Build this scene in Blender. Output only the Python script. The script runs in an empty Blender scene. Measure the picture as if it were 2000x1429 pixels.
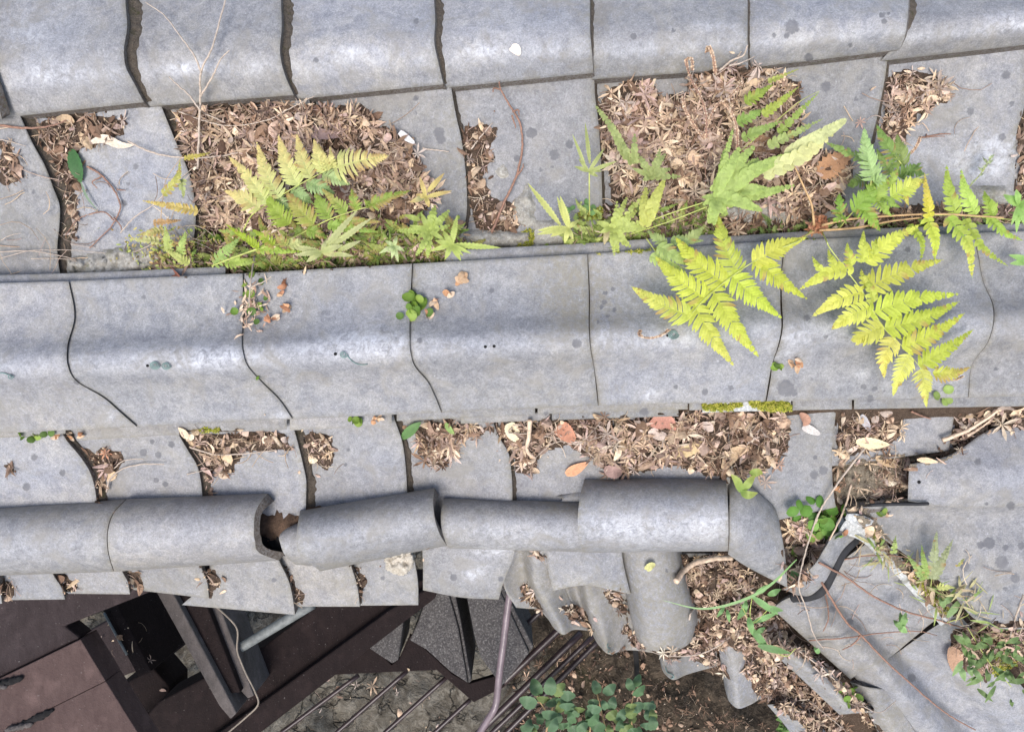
import bpy, math, random
import numpy as np
from mathutils import Vector, Matrix, noise
from mathutils.bvhtree import BVHTree
random.seed(7); rng = np.random.default_rng(7)
SC = bpy.context.scene
COL = SC.collection
# ---------------------------------------------------------------- camera
TILT = math.radians(20); CAMZ = 3.6
F = 1455.0; D0 = 1.15
cam_d = bpy.data.cameras.new('camera'); cam_d.sensor_width = 36; cam_d.lens = 36*F/2000
cam_d.clip_start = .02; cam_d.clip_end = 200
cam = bpy.data.objects.new('camera', cam_d); COL.objects.link(cam)
cam.location = (0, 0, CAMZ); cam.rotation_euler = (TILT, 0, 0)
SC.camera = cam
R = np.array([[1, 0, 0], [0, math.cos(TILT), -math.sin(TILT)], [0, math.sin(TILT), math.cos(TILT)]])
CL = np.array([0, 0, CAMZ])
# ---------------------------------------------------------------- light
SUNC = np.array([-.14, -.34, .92]); SUNW = R @ (SUNC/np.linalg.norm(SUNC))
elev = math.asin(SUNW[2]); azim = math.atan2(SUNW[0], SUNW[1])
world = bpy.data.worlds.new('World'); SC.world = world; world.use_nodes = True
wn = world.node_tree.nodes; wl = world.node_tree.links
sky = wn.new('ShaderNodeTexSky'); sky.sky_type = 'NISHITA'; sky.sun_disc = False
sky.sun_elevation = elev; sky.sun_rotation = azim; sky.air_density = 1.0; sky.dust_density = 2.0; sky.ozone_density = 1.0
bg = wn['Background']; bg.inputs[1].default_value = .14
hs = wn.new('ShaderNodeHueSaturation'); hs.inputs['Saturation'].default_value = .86   # thin overcast
wl.new(sky.outputs[0], hs.inputs['Color']); wl.new(hs.outputs[0], bg.inputs[0])
sun_d = bpy.data.lights.new('sun', 'SUN'); sun_d.energy = 1.5; sun_d.angle = math.radians(24); sun_d.color = (1, .95, .89)
sun = bpy.data.objects.new('sun', sun_d); COL.objects.link(sun)
sun.rotation_euler = Vector(SUNW).to_track_quat('Z', 'Y').to_euler(); sun.location = (0, -1, 6)
SC.view_settings.view_transform = 'Standard'; SC.view_settings.look = 'None'
SC.view_settings.exposure = .97; SC.view_settings.gamma = 1
# ---------------------------------------------------------------- helpers
def cc(px, py, d):
    z = D0 - d
    return np.array([(px-1000)/F*z, (714.5-py)/F*z, -z])
def cca(px, py, d):
    z = D0 - np.asarray(d, float)
    return np.stack([(np.asarray(px)-1000)/F*z, (714.5-np.asarray(py))/F*z, -z], -1)
def toW(v): return np.asarray(v) @ R.T + CL
def px2m(d): return (D0-d)/F

def tag(o, label=None, cat=None, group=None, kind=None):
    if label: o['label'] = label
    if cat: o['category'] = cat
    if group: o['group'] = group
    if kind: o['kind'] = kind
    return o
def empty(name, p, label, cat, group=None):
    o = bpy.data.objects.new(name, None); COL.objects.link(o); o.empty_display_size = .02
    o.location = toW(p); return tag(o, label, cat, group)
SOL = []   # solids for ray casting
def link(name, V, Fc, mats, parent=None, mi=None, col=None, smooth=True, solid=False, attr='Col'):
    V = toW(np.asarray(V, float)); c = V.mean(0) if parent is None else np.array(parent.location)
    if parent is not None:
        q = parent.parent
        while q is not None: c = c + np.array(q.location); q = q.parent
    me = bpy.data.meshes.new(name)
    me.from_pydata((V-c).tolist(), [], [tuple(int(i) for i in f) for f in Fc])
    for m in (mats if isinstance(mats, (list, tuple)) else [mats]): me.materials.append(m)
    if mi is not None: me.polygons.foreach_set('material_index', np.asarray(mi, np.int32))
    if smooth is True: me.polygons.foreach_set('use_smooth', np.ones(len(me.polygons), bool))
    elif smooth is not False: me.polygons.foreach_set('use_smooth', np.asarray(smooth, bool))
    if col is not None:
        a = me.color_attributes.new(attr, 'FLOAT_COLOR', 'POINT'); col = np.asarray(col, float)
        if col.shape[1] == 3: col = np.concatenate([col, np.ones((len(col), 1))], 1)
        a.data.foreach_set('color', col.ravel())
    o = bpy.data.objects.new(name, me); COL.objects.link(o)
    if parent is None: o.location = c
    else: o.parent = parent
    if solid: SOL.append((V, Fc))
    return o
class MB:
    def __init__(s): s.v = []; s.f = []; s.c = []; s.m = []; s.n = 0
    def add(s, V, Fc, col=(1, 1, 1), m=0):
        V = np.asarray(V, float); s.v.append(V)
        s.f += [tuple(i+s.n for i in f) for f in Fc]; s.m += [m]*len(Fc)
        col = np.asarray(col, float)
        s.c.append(np.tile(col, (len(V), 1)) if col.ndim == 1 else col); s.n += len(V)
    def build(s, name, mats, parent=None, smooth=True, solid=False):
        return link(name, np.concatenate(s.v), s.f, mats, parent, s.m, np.concatenate(s.c), smooth, solid)
def n3(x, y, z=0, s=1.0): return noise.noise((x*s, y*s, z))
# ---------------------------------------------------------------- materials
def newmat(name):
    m = bpy.data.materials.new(name); m.use_nodes = True
    nt = m.node_tree; return m, nt.nodes, nt.links, nt.nodes['Principled BSDF']
def mix(N, L, fac, a, b, mode='MIX'):
    x = N.new('ShaderNodeMix'); x.data_type = 'RGBA'; x.blend_type = mode
    for sock, v in ((x.inputs[0], fac), (x.inputs[6], a), (x.inputs[7], b)):
        if hasattr(v, 'is_linked'): L.new(v, sock)
        elif isinstance(v, (int, float)): sock.default_value = v
        else: sock.default_value = (*v, 1)
    return x.outputs[2]
def math_(N, L, op, a, b=0.0, c=None):
    x = N.new('ShaderNodeMath'); x.operation = op
    for i, v in enumerate((a, b, c)):
        if v is None: continue
        if hasattr(v, 'is_linked'): L.new(v, x.inputs[i])
        else: x.inputs[i].default_value = v
    return x.outputs[0]
def nz(N, L, vec, scale, detail=4, rough=.6, dist=0.0):
    x = N.new('ShaderNodeTexNoise'); x.inputs['Scale'].default_value = scale; x.inputs['Detail'].default_value = detail
    x.inputs['Roughness'].default_value = rough; x.inputs['Distortion'].default_value = dist
    L.new(vec, x.inputs['Vector']); return x.outputs[0]
def ramp(N, L, v, lo, hi):
    x = N.new('ShaderNodeMapRange'); x.inputs[1].default_value = lo; x.inputs[2].default_value = hi
    L.new(v, x.inputs[0]); return x.outputs[0]
def coords(N, L, rnd=True):
    g = N.new('ShaderNodeNewGeometry')
    return g.outputs['Position']
def bump(N, L, b, h, dist, strength=1.0):
    x = N.new('ShaderNodeBump'); x.inputs['Distance'].default_value = dist; x.inputs['Strength'].default_value = strength
    L.new(h, x.inputs['Height']); L.new(x.outputs[0], b.inputs['Normal'])
def tile_mat(name, c1, c2, c3, edge=False):
    m, N, L, b = newmat(name); P = coords(N, L)
    oi = N.new('ShaderNodeObjectInfo')
    big = nz(N, L, P, 9, 3, .55); mid = nz(N, L, P, 45, 5, .65, .4); fine = nz(N, L, P, 420, 5, .75)
    fib = nz(N, L, P, 170, 4, .7, 1.2)
    c = mix(N, L, ramp(N, L, big, .36, .64), c1, c2)
    c = mix(N, L, math_(N, L, 'MULTIPLY', ramp(N, L, mid, .42, .60), .8), c, c3)
    c = mix(N, L, ramp(N, L, fine, .3, .72), mix(N, L, 1.0, c, (.74, .74, .75), 'MULTIPLY'), mix(N, L, 1.0, c, (1.24, 1.24, 1.22), 'MULTIPLY'))
    c = mix(N, L, math_(N, L, 'MULTIPLY', ramp(N, L, fib, .3, .7), .5), c, mix(N, L, 1.0, c, (1.14, 1.13, 1.1), 'MULTIPLY'))
    # per tile tint
    c = mix(N, L, math_(N, L, 'MULTIPLY', math_(N, L, 'FRACT', math_(N, L, 'MULTIPLY', oi.outputs['Random'], 7.3)), .4), c, mix(N, L, 1.0, c, (1.1, 1.0, .86), 'MULTIPLY'))
    t = N.new('ShaderNodeHueSaturation'); L.new(math_(N, L, 'MULTIPLY_ADD', oi.outputs['Random'], .36, .82), t.inputs['Value'])
    L.new(math_(N, L, 'MULTIPLY_ADD', oi.outputs['Random'], .6, .7), t.inputs['Saturation']); L.new(c, t.inputs['Color']); c = t.outputs[0]
    if edge:
        # clay edge: rough, brown with grime
        s = nz(N, L, P, 260, 5, .75)
        c = mix(N, L, ramp(N, L, s, .42, .62), c, (.085, .06, .045))
        c = mix(N, L, ramp(N, L, nz(N, L, P, 90, 3), .6, .75), c, (.10, .10, .05))
        h = s
        bump(N, L, b, h, .002, 1); b.inputs['Roughness'].default_value = .95
    else:
        at = N.new('ShaderNodeAttribute'); at.attribute_name = 'mk'
        sp = N.new('ShaderNodeSeparateColor'); L.new(at.outputs['Color'], sp.inputs[0])
        # chalky wear patches and a paler band along the crest
        w = math_(N, L, 'MULTIPLY', sp.outputs[1], ramp(N, L, nz(N, L, P, 70, 6, .8, .8), .38, .68))
        c = mix(N, L, w, c, (.56, .57, .61))
        # small chalk flecks everywhere
        fl = ramp(N, L, nz(N, L, P, 150, 3, .8), .66, .74)
        c = mix(N, L, math_(N, L, 'MULTIPLY', fl, .5), c, (.60, .61, .65))
        pt = math_(N, L, 'MULTIPLY', ramp(N, L, nz(N, L, P, 55, 8, .85, 1.2), .46, .66), .42)
        c = mix(N, L, pt, c, (.42, .415, .42))
        c = mix(N, L, ramp(N, L, nz(N, L, P, 210, 6, .8), .38, .62), mix(N, L, 1.0, c, (.86, .86, .86), 'MULTIPLY'), mix(N, L, 1.0, c, (1.12, 1.12, 1.12), 'MULTIPLY'))
        wm = math_(N, L, 'MULTIPLY', ramp(N, L, nz(N, L, P, 17, 5, .7, .6), .50, .66), .62)
        c = mix(N, L, wm, c, (.225, .21, .185))
        # brownish algae
        w = math_(N, L, 'MULTIPLY', sp.outputs[2], ramp(N, L, nz(N, L, P, 110, 5, .8), .35, .6))
        c = mix(N, L, math_(N, L, 'MULTIPLY', w, .75), c, (.20, .18, .13))
        # dark pits
        dk = ramp(N, L, nz(N, L, P, 240, 2, .6), .70, .76)
        c = mix(N, L, math_(N, L, 'MULTIPLY', dk, .5), c, (.09, .09, .10))
        # dark crust lichen rosettes
        lw = math_(N, L, 'ADD', sp.outputs[0], math_(N, L, 'MULTIPLY', math_(N, L, 'SUBTRACT', nz(N, L, P, 230, 5, .8), .5), 1.5))
        rimw = ramp(N, L, lw, .12, .3)
        c = mix(N, L, math_(N, L, 'MULTIPLY', math_(N, L, 'MULTIPLY', rimw, sp.outputs[0]), .3), c, (.36, .36, .36))
        w = ramp(N, L, lw, .36, .7)
        c = mix(N, L, math_(N, L, 'MULTIPLY', w, math_(N, L, 'MULTIPLY_ADD', nz(N, L, P, 60, 2), .5, .5)), c, (.09, .09, .10))
        h = math_(N, L, 'ADD', math_(N, L, 'MULTIPLY', mid, 1.5), fine)
        bump(N, L, b, h, .0011, .8); b.inputs['Roughness'].default_value = .62
        b.inputs['Specular IOR Level'].default_value = .45
    L.new(c, b.inputs['Base Color']); return m
TILE = tile_mat('aged_roof_tile', (.212, .220, .245), (.268, .264, .264), (.165, .17, .192))
EDGE = tile_mat('grimy_tile_edge', (.20, .19, .185), (.16, .15, .14), (.12, .11, .10), True)
def ground_mat():
    m, N, L, b = newmat('rock_and_soil'); P = coords(N, L)
    sx = N.new('ShaderNodeSeparateXYZ'); L.new(P, sx.inputs[0])
    a = nz(N, L, P, 4, 8, .72, 1.2); f = nz(N, L, P, 30, 6, .75, .5); g = nz(N, L, P, 1.6, 4, .6, .6)
    c = mix(N, L, ramp(N, L, a, .40, .60), (.20,.178,.14), (.105,.09,.07))
    c = mix(N, L, ramp(N, L, f, .46, .62), c, (.27,.245,.20))
    v = N.new('ShaderNodeTexVoronoi'); v.feature = 'DISTANCE_TO_EDGE'; v.inputs['Scale'].default_value = 3.2
    nn = N.new('ShaderNodeTexNoise'); nn.inputs['Scale'].default_value = 2.6; nn.inputs['Detail'].default_value = 8; L.new(P, nn.inputs['Vector'])
    s1 = N.new('ShaderNodeVectorMath'); s1.operation = 'SCALE'; s1.inputs[3].default_value = 1.3; L.new(nn.outputs[1], s1.inputs[0])
    s2 = N.new('ShaderNodeVectorMath'); s2.operation = 'ADD'; L.new(P, s2.inputs[0]); L.new(s1.outputs[0], s2.inputs[1]); L.new(s2.outputs[0], v.inputs['Vector'])
    e = ramp(N, L, v.outputs[0], 0, .03)
    c = mix(N, L, math_(N, L, 'MULTIPLY_ADD', e, .45, .55), (.04,.032,.024), c)
    # dark leafy soil east of the rock, mossy in places
    so = ramp(N, L, math_(N, L, 'ADD', sx.outputs[0], math_(N, L, 'MULTIPLY', math_(N, L, 'SUBTRACT', a, .5), 1.6)), -.02, .12)
    sc = mix(N, L, ramp(N, L, f, .45, .6), (.045,.034,.024), (.12,.09,.062))
    sc = mix(N, L, ramp(N, L, nz(N, L, P, 70, 4, .8), .62, .70), sc, (.26,.22,.16))
    sc = mix(N, L, math_(N, L, 'MULTIPLY', ramp(N, L, g, .5, .62), .6), sc, (.07,.08,.03))
    c = mix(N, L, math_(N, L, 'MULTIPLY', so, .97), c, sc)
    L.new(c, b.inputs['Base Color']); bump(N, L, b, math_(N, L, 'ADD', math_(N, L, 'ADD', a, math_(N, L, 'MULTIPLY', f, .5)), math_(N, L, 'MULTIPLY', math_(N, L, 'MULTIPLY', e, math_(N, L, 'SUBTRACT', 1.0, so)), .4)), .05)
    b.inputs['Roughness'].default_value = .95; b.inputs['Specular IOR Level'].default_value = .15; return m
def rough_mat(name, cs, sc=60, bd=.004, rough=.95, vor=0.0, dark=None, crack=.6):
    m, N, L, b = newmat(name); P = coords(N, L)
    a = nz(N, L, P, sc, 6, .7, .3); f = nz(N, L, P, sc*5, 4, .75)
    c = mix(N, L, ramp(N, L, a, .38, .62), cs[0], cs[1])
    if len(cs) > 2: c = mix(N, L, ramp(N, L, f, .5, .68), c, cs[2])
    if len(cs) > 3: c = mix(N, L, ramp(N, L, nz(N, L, P, sc*.4, 4, .7, .5), .55, .7), c, cs[3])
    c = mix(N, L, ramp(N, L, f, .3, .7), mix(N, L, 1.0, c, (.7, .7, .7), 'MULTIPLY'), c)
    h = math_(N, L, 'ADD', a, math_(N, L, 'MULTIPLY', f, .5))
    if vor:
        v = N.new('ShaderNodeTexVoronoi'); v.feature = 'DISTANCE_TO_EDGE'; v.inputs['Scale'].default_value = vor
        d = N.new('ShaderNodeVectorMath'); d.operation = 'ADD'
        nn = N.new('ShaderNodeTexNoise'); nn.inputs['Scale'].default_value = vor*.9; nn.inputs['Detail'].default_value = 5; L.new(P, nn.inputs['Vector'])
        sc_ = N.new('ShaderNodeVectorMath'); sc_.operation = 'SCALE'; sc_.inputs[3].default_value = 2.6/vor; L.new(nn.outputs[1], sc_.inputs[0])
        L.new(P, d.inputs[0]); L.new(sc_.outputs[0], d.inputs[1]); L.new(d.outputs[0], v.inputs['Vector'])
        e = ramp(N, L, math_(N, L, 'ADD', v.outputs[0], math_(N, L, 'MULTIPLY', ramp(N, L, nz(N, L, P, vor*2.2, 3, .6), .48, .6), .09)), 0, .05)
        c = mix(N, L, math_(N, L, 'MULTIPLY_ADD', e, .6, .4), (.05, .042, .03), c); h = math_(N, L, 'ADD', h, math_(N, L, 'MULTIPLY', e, .8))
    L.new(c, b.inputs['Base Color']); bump(N, L, b, h, bd); b.inputs['Roughness'].default_value = rough
    b.inputs['Specular IOR Level'].default_value = .2
    return m
SOIL = rough_mat('crumbly_soil', ((.075, .05, .036), (.13, .09, .065), (.22, .16, .11)), 120, .006)
GRIME = rough_mat('grime', ((.10, .08, .062), (.15, .125, .10), (.19, .15, .11), (.075, .07, .035)), 150, .004)
CEM = rough_mat('weathered_mortar', ((.42, .40, .36), (.33, .31, .27), (.50, .49, .45), (.25, .23, .15)), 40, .004)
CLAY = rough_mat('brown_clay', ((.10, .065, .045), (.17, .11, .075), (.05, .035, .03)), 60, .006)
ROCK = rough_mat('rock', ((.30, .27, .21), (.20, .18, .14), (.36, .33, .29), (.13, .105, .07)), 9, .025, .9, 3.0)
GRAN = rough_mat('granite', ((.085, .078, .075), (.06, .055, .055), (.20, .19, .18)), 45, .003)
SAND = rough_mat('granular_mortar', ((.36, .30, .22), (.26, .21, .15), (.55, .48, .38)), 160, .006)
PALE = rough_mat('pale_lichened_stone', ((.55, .56, .55), (.42, .43, .42), (.68, .68, .66), (.20, .19, .15)), 50, .003)
CHALK = rough_mat('pale_plaster', ((.70, .64, .54), (.55, .48, .38), (.80, .76, .68)), 60, .006)
def wood_mat(name, c1, c2, rough=.8, spec=.15):
    m, N, L, b = newmat(name); P = coords(N, L)
    mp = N.new('ShaderNodeMapping'); mp.inputs['Scale'].default_value = (1, .25, 1); mp.inputs['Rotation'].default_value = (0, 0, .5)
    L.new(P, mp.inputs[0])
    a = nz(N, L, mp.outputs[0], 60, 5, .7, .5); g = nz(N, L, P, 14, 4, .6); s = nz(N, L, P, 200, 3, .7)
    c = mix(N, L, ramp(N, L, a, .35, .65), c1, c2)
    c = mix(N, L, ramp(N, L, g, .55, .75), c, tuple(x*1.5 for x in c2))
    c = mix(N, L, math_(N, L, 'MULTIPLY', ramp(N, L, s, .68, .74), .6), c, (.35, .32, .3))
    L.new(c, b.inputs['Base Color']); bump(N, L, b, math_(N, L, 'ADD', a, s), .002); b.inputs['Roughness'].default_value = rough; b.inputs['Specular IOR Level'].default_value = spec; return m
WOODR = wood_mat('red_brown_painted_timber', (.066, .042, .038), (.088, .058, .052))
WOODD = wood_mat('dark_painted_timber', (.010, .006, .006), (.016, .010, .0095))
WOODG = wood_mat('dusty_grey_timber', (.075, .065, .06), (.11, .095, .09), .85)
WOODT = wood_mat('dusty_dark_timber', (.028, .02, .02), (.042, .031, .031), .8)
def plain(name, c, rough=.5, metal=0.0, var=.25, sc=80):
    m, N, L, b = newmat(name); P = coords(N, L); a = nz(N, L, P, sc, 4, .7)
    c2 = mix(N, L, ramp(N, L, a, .35, .65), tuple(x*(1-var) for x in c), tuple(x*(1+var) for x in c))
    L.new(c2, b.inputs['Base Color']); b.inputs['Roughness'].default_value = rough; b.inputs['Metallic'].default_value = metal
    bump(N, L, b, a, .001); return m
RAIL = plain('brown_painted_metal', (.035, .022, .023), .38, 0, .3, 40)
TUBE = plain('mauve_painted_tube', (.16, .12, .13), .3, 0, .2, 40)
PIPE = plain('grey_plastic_pipe', (.15, .16, .155), .6)
COPPER = plain('green_copper_wire', (.16, .25, .23), .5, .5)
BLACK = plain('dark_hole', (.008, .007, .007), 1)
TWIG = plain('dry_twig', (.44, .36, .29), .8, 0, .25, 200)
TWIGB = plain('brown_twig', (.26, .145, .10), .8, 0, .3, 200)
TWIGW = plain('pale_dead_wood', (.62, .47, .34), .8, 0, .25, 100)
CABLE = plain('beige_cable', (.20, .165, .13), .7)
def leaf_mat(name, rough=.6, trans=.3, var=.2):
    m, N, L, b = newmat(name); P = coords(N, L); a = N.new('ShaderNodeAttribute'); a.attribute_name = 'Col'
    n = nz(N, L, P, 260, 4, .7)
    c = mix(N, L, ramp(N, L, n, .3, .7), mix(N, L, 1.0, a.outputs['Color'], (1-var,)*3, 'MULTIPLY'), mix(N, L, 1.0, a.outputs['Color'], (1+var,)*3, 'MULTIPLY'))
    L.new(c, b.inputs['Base Color']); b.inputs['Roughness'].default_value = rough; b.inputs['Specular IOR Level'].default_value = .3
    t = N.new('ShaderNodeBsdfTranslucent'); L.new(c, t.inputs[0]); mx = N.new('ShaderNodeMixShader'); mx.inputs[0].default_value = trans
    L.new(b.outputs[0], mx.inputs[1]); L.new(t.outputs[0], mx.inputs[2]); L.new(mx.outputs[0], N['Material Output'].inputs[0])
    bump(N, L, b, n, .0006); return m
DRY = leaf_mat('dry_leaf', .8, .15, .22); GREEN = leaf_mat('green_leaf', .5, .35, .12); MOSS = leaf_mat('moss_tuft', .9, .2)
# ---------------------------------------------------------------- tiles
SPOTS = [(1547,52,15),(1537,70,6),(1580,113,9),(1722,30,6),(1727,42,6),(1735,27,4),(1512,69,5),(1661,89,5),(1237,71,7),(1315,60,5),(813,42,6),(617,118,6),
 (857,258,11),(861,272,10),(813,192,6),(812,220,4),(1038,260,11),(1083,302,11),(1112,282,9),(1010,310,7),(1056,332,5),(1613,170,11),(1672,193,5),(1965,146,9),(1895,218,8),(1976,203,6),(1957,268,8),
 (1078,324,4),(960,567,6),(281,580,5),(241,397,7),(66,340,7),(265,325,6),(250,360,4),(66,375,5),(1127,670,10),(820,665,6),(1576,621,7),(1613,658,5),(1320,756,5),(1377,765,7),(1427,757,6),(1534,758,17),(1550,767,8),
 (1687,755,6),(1708,759,6),(1700,778,8),(1726,763,3),(1258,804,9),(1066,807,5),(280,883,8),(335,867,7),(309,888,7),(297,862,5),(305,937,6),(323,945,6),(67,893,7),(122,923,7),(52,950,8),(1608,918,9),(1590,927,9),(1592,893,5),
 (1910,901,8),(1974,987,9),(1926,983,4),(1932,1060,12),(1915,1064,8),(1964,1069,7),(1995,1065,8),(1884,1105,11),(1957,1097,14),(1983,1128,10),(1963,1149,5),(1759,1135,6),(1887,1075,5),(1625,1189,7),(1660,1213,7),(1781,1323,9),
 (535,1132,5),(886,1127,7),(978,1130,6),(748,1128,5),(1302,1114,4),(680,878,4),(675,907,4),(1180,590,6),(1197,565,5),(1174,600,5),(1200,605,5),(1187,617,4),(1182,572,5),(1168,628,4),(1773,487,6),(1945,720,5),(500,330,4),(145,30,3),(150,745,7)]
SPOTS = np.array(SPOTS, float)
WEAR = [(370,133,38,9,1.2),(945,96,40,10,1),(1550,46,30,7,.9),(720,665,90,28,1.2),(400,700,110,22,.9),(690,100,60,12,.7),(100,140,60,20,.6),(1390,50,40,10,.8),(1980,40,60,20,.8),(1925,315,70,35,1.3),(1950,280,40,20,.8),
 (850,175,20,10,.4),(200,300,60,40,.3),(60,60,90,50,.5),(950,60,90,40,.4),(900,220,50,60,.25),(1540,680,50,35,.6),(1290,650,90,30,.4),(1250,1040,120,35,.8),(1400,1030,40,30,.7),(1000,1070,90,40,.4),(1700,1110,60,60,.35),(1860,1220,60,60,.2),
 (1270,770,14,11,1.2),(1680,730,14,9,.8),(1870,735,20,10,.7),(225,815,25,10,.8),(555,812,20,8,1),(925,1120,25,16,1.1),(500,1110,10,8,1),(960,1075,30,9,.8),(1790,310,60,60,.3),(1630,1300,30,20,.5)]
ALGAE = [(1105,570,60,90,1),(1200,590,90,70,.7),(1290,800,200,14,.6),(1070,500,30,20,.6),(100,790,140,40,.45),(1000,770,140,20,.3),(1390,950,60,22,.4),(1240,935,90,16,.35),(1440,930,40,30,.6),(30,430,50,60,.4),(1180,1148,50,8,1.2),
 (1900,300,60,50,.3),(1640,130,150,40,.25),(1380,60,200,90,.2),(1120,1235,60,20,.6),(1190,1268,40,14,.6),(1300,1200,60,60,.35),(870,825,40,10,1),(700,1100,60,10,.4),(810,530,25,40,.5),(1000,1000,400,8,.2),(590,225,290,26,.55),(870,330,40,110,.5),(180,290,90,60,.45),(1400,140,200,28,.5),(1165,280,22,130,.5),(1640,330,70,90,.45),(1850,200,60,60,.45),(1990,300,25,100,.5),(1100,900,140,40,.5),(900,880,70,60,.45),(480,910,130,45,.5),(640,890,50,50,.4),(230,900,80,50,.45),(1580,860,60,60,.35),(300,1130,300,25,.4),(700,1140,150,30,.4),(1120,1160,120,70,.45),(1330,1180,40,90,.5),(1600,1240,90,60,.5),(1700,1400,60,60,.4),(1880,1180,80,40,.5),(100,495,160,40,.4),(1780,1030,60,40,.35),(1250,960,140,16,.4),(1100,990,60,14,.6),(0,1000,260,14,.5),(700,1000,150,14,.35),(1840,1090,90,60,.1)]
def masks(X, Y, crest):
    r = np.zeros_like(X)
    for x, y, q in SPOTS:
        dd = np.hypot(X-x, Y-y)/q
        r = np.maximum(r, np.clip(1.6-dd*1.1, 0, 1))
    g = np.array(crest, float)
    for x, y, a, b, s in WEAR: g = g+s*np.exp(-((X-x)/a)**2-((Y-y)/b)**2)
    al = np.zeros_like(X)
    for x, y, a, b, s in ALGAE: al = al+s*np.exp(-((X-x)/a)**2-((Y-y)/b)**2)
    bd = np.minimum(np.minimum(np.abs(X-X[:, :1]), np.abs(X-X[:, -1:]))*.9, np.minimum(np.abs(Y-Y[:1])*1.5, np.abs(Y-Y[-1:])*1.6)+1)
    al = al+.6*np.exp(-bd/6.0)+.2*np.exp(-bd/26.0)
    return np.stack([r, np.clip(g, 0, 1), np.clip(al, 0, 1), np.ones_like(X)], -1)
def crv(ts, P, t):
    """smooth Hermite interpolation of rows of P given at ts"""
    ts = np.asarray(ts, float); P = np.asarray(P, float); t = np.clip(t, ts[0], ts[-1])
    if len(ts) == 2:
        k = ((t-ts[0])/(ts[1]-ts[0]))[:, None]; return P[0]*(1-k)+P[1]*k
    m = np.zeros_like(P); h = np.diff(ts)[:, None]; s = np.diff(P, axis=0)/h
    m[1:-1] = (s[:-1]*h[1:]+s[1:]*h[:-1])/(h[:-1]+h[1:]); m[0] = s[0]; m[-1] = s[-1]
    i = np.clip(np.searchsorted(ts, t, side='right')-1, 0, len(ts)-2)
    hh = h[i]; u = ((t-ts[i])[:, None])/hh
    return ((2*u**3-3*u**2+1)*P[i]+(u**3-2*u**2+u)*hh*m[i]+(-2*u**3+3*u**2)*P[i+1]+(u**3-u**2)*hh*m[i+1])
def slab(name, X, Y, Dp, th=.016, label=None, cat='roof tile', group=None, skR=(0, 0), skB=(0, 0), skL=(0, 0), mats=None, wav=.0012, crest=None, parent=None, top=0, solid=True, thmode='n'):
    """closed slab whose top is the grid X,Y,Dp [nv,nu]; rim skirts shifted by given pixels"""
    nv, nu = X.shape
    Dp = Dp.copy()
    if wav:
        sd = random.uniform(0, 50)
        W_ = np.array([[n3(X[j, i], Y[j, i], sd, .006) for i in range(nu)] for j in range(nv)])
        Dp += W_*wav*2
    er = .0022
    Dp[0, :] -= er; Dp[-1, :] -= er; Dp[:, 0] -= er; Dp[:, -1] -= er
    T = cca(X, Y, Dp)
    gu = np.gradient(T, axis=1); gv = np.gradient(T, axis=0)
    nn = np.cross(gu, gv); nn /= np.linalg.norm(nn, axis=-1, keepdims=True)+1e-12
    sgn = np.sign(nn[..., 2].mean()); nn *= sgn
    B = T-nn*th if thmode == 'n' else cca(X, Y, Dp-th)
    px = px2m(Dp)
    B[:, -1, 0] += skR[0]*px[:, -1]; B[:, -1, 1] -= skR[1]*px[:, -1]
    B[:, 0, 0] += skL[0]*px[:, 0]; B[:, 0, 1] -= skL[1]*px[:, 0]
    B[-1, :, 0] += skB[0]*px[-1, :]; B[-1, :, 1] -= skB[1]*px[-1, :]
    N = nv*nu
    idx = np.arange(N).reshape(nv, nu)
    Fc = []; 
    def q(a, b, c, d, flip):
        return (a, d, c, b) if flip else (a, b, c, d)
    fl = sgn > 0
    A = idx
    f1 = np.stack([A[:-1, :-1], A[:-1, 1:], A[1:, 1:], A[1:, :-1]], -1).reshape(-1, 4)
    f2 = f1+N
    top_f = f1 if fl else f1[:, ::-1]; bot_f = f2[:, ::-1] if fl else f2
    # separate copies for rim so shading stays sharp
    loop = np.concatenate([A[0, :], A[1:, -1], A[-1, -2::-1], A[-2:0:-1, 0]])
    V = np.concatenate([T.reshape(-1, 3), B.reshape(-1, 3), T.reshape(-1, 3)[loop], B.reshape(-1, 3)[loop]])
    k = len(loop); a0 = 2*N+np.arange(k); a1 = 2*N+(np.arange(k)+1) % k
    side = np.stack([a0, a0+k, a1+k, a1], -1)
    if not fl: side = side[:, ::-1]
    Fc = np.concatenate([top_f, bot_f, side])
    mi = np.concatenate([np.zeros(len(top_f), int), np.ones(len(bot_f)+len(side), int)])
    if crest is None: crest = np.zeros_like(X)
    mk = masks(X, Y, crest).reshape(-1, 4); z = np.zeros((N+2*k, 4)); 
    LAST[0] = tag(link(name, V, Fc, mats or [TILE, EDGE], parent, mi, np.concatenate([mk, z]), True, solid, 'mk'), label, cat if parent is None else None, group)
    return LAST[0]
def loft(name, secs, ds=None, nu=50, nv=50, us=None, **k):
    """secs: list of polylines [(px,py,d)...] lofted along u; each resampled by arc length along v"""
    out = []
    for s in secs:
        s = np.array(s, float); l = np.concatenate([[0], np.cumsum(np.hypot(*np.diff(s[:, :2], axis=0).T)+np.abs(np.diff(s[:, 2]))*900)]); l /= l[-1]
        out.append(crv(l, s, np.linspace(0, 1, nv)))
    out = np.array(out)
    us = us or list(np.linspace(0, 1, len(secs)))
    g = np.stack([crv(us, out[:, j], np.linspace(0, 1, nu)) for j in range(nv)])   # nv,nu,3
    return slab(name, g[..., 0], g[..., 1], g[..., 2], **k)
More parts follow.
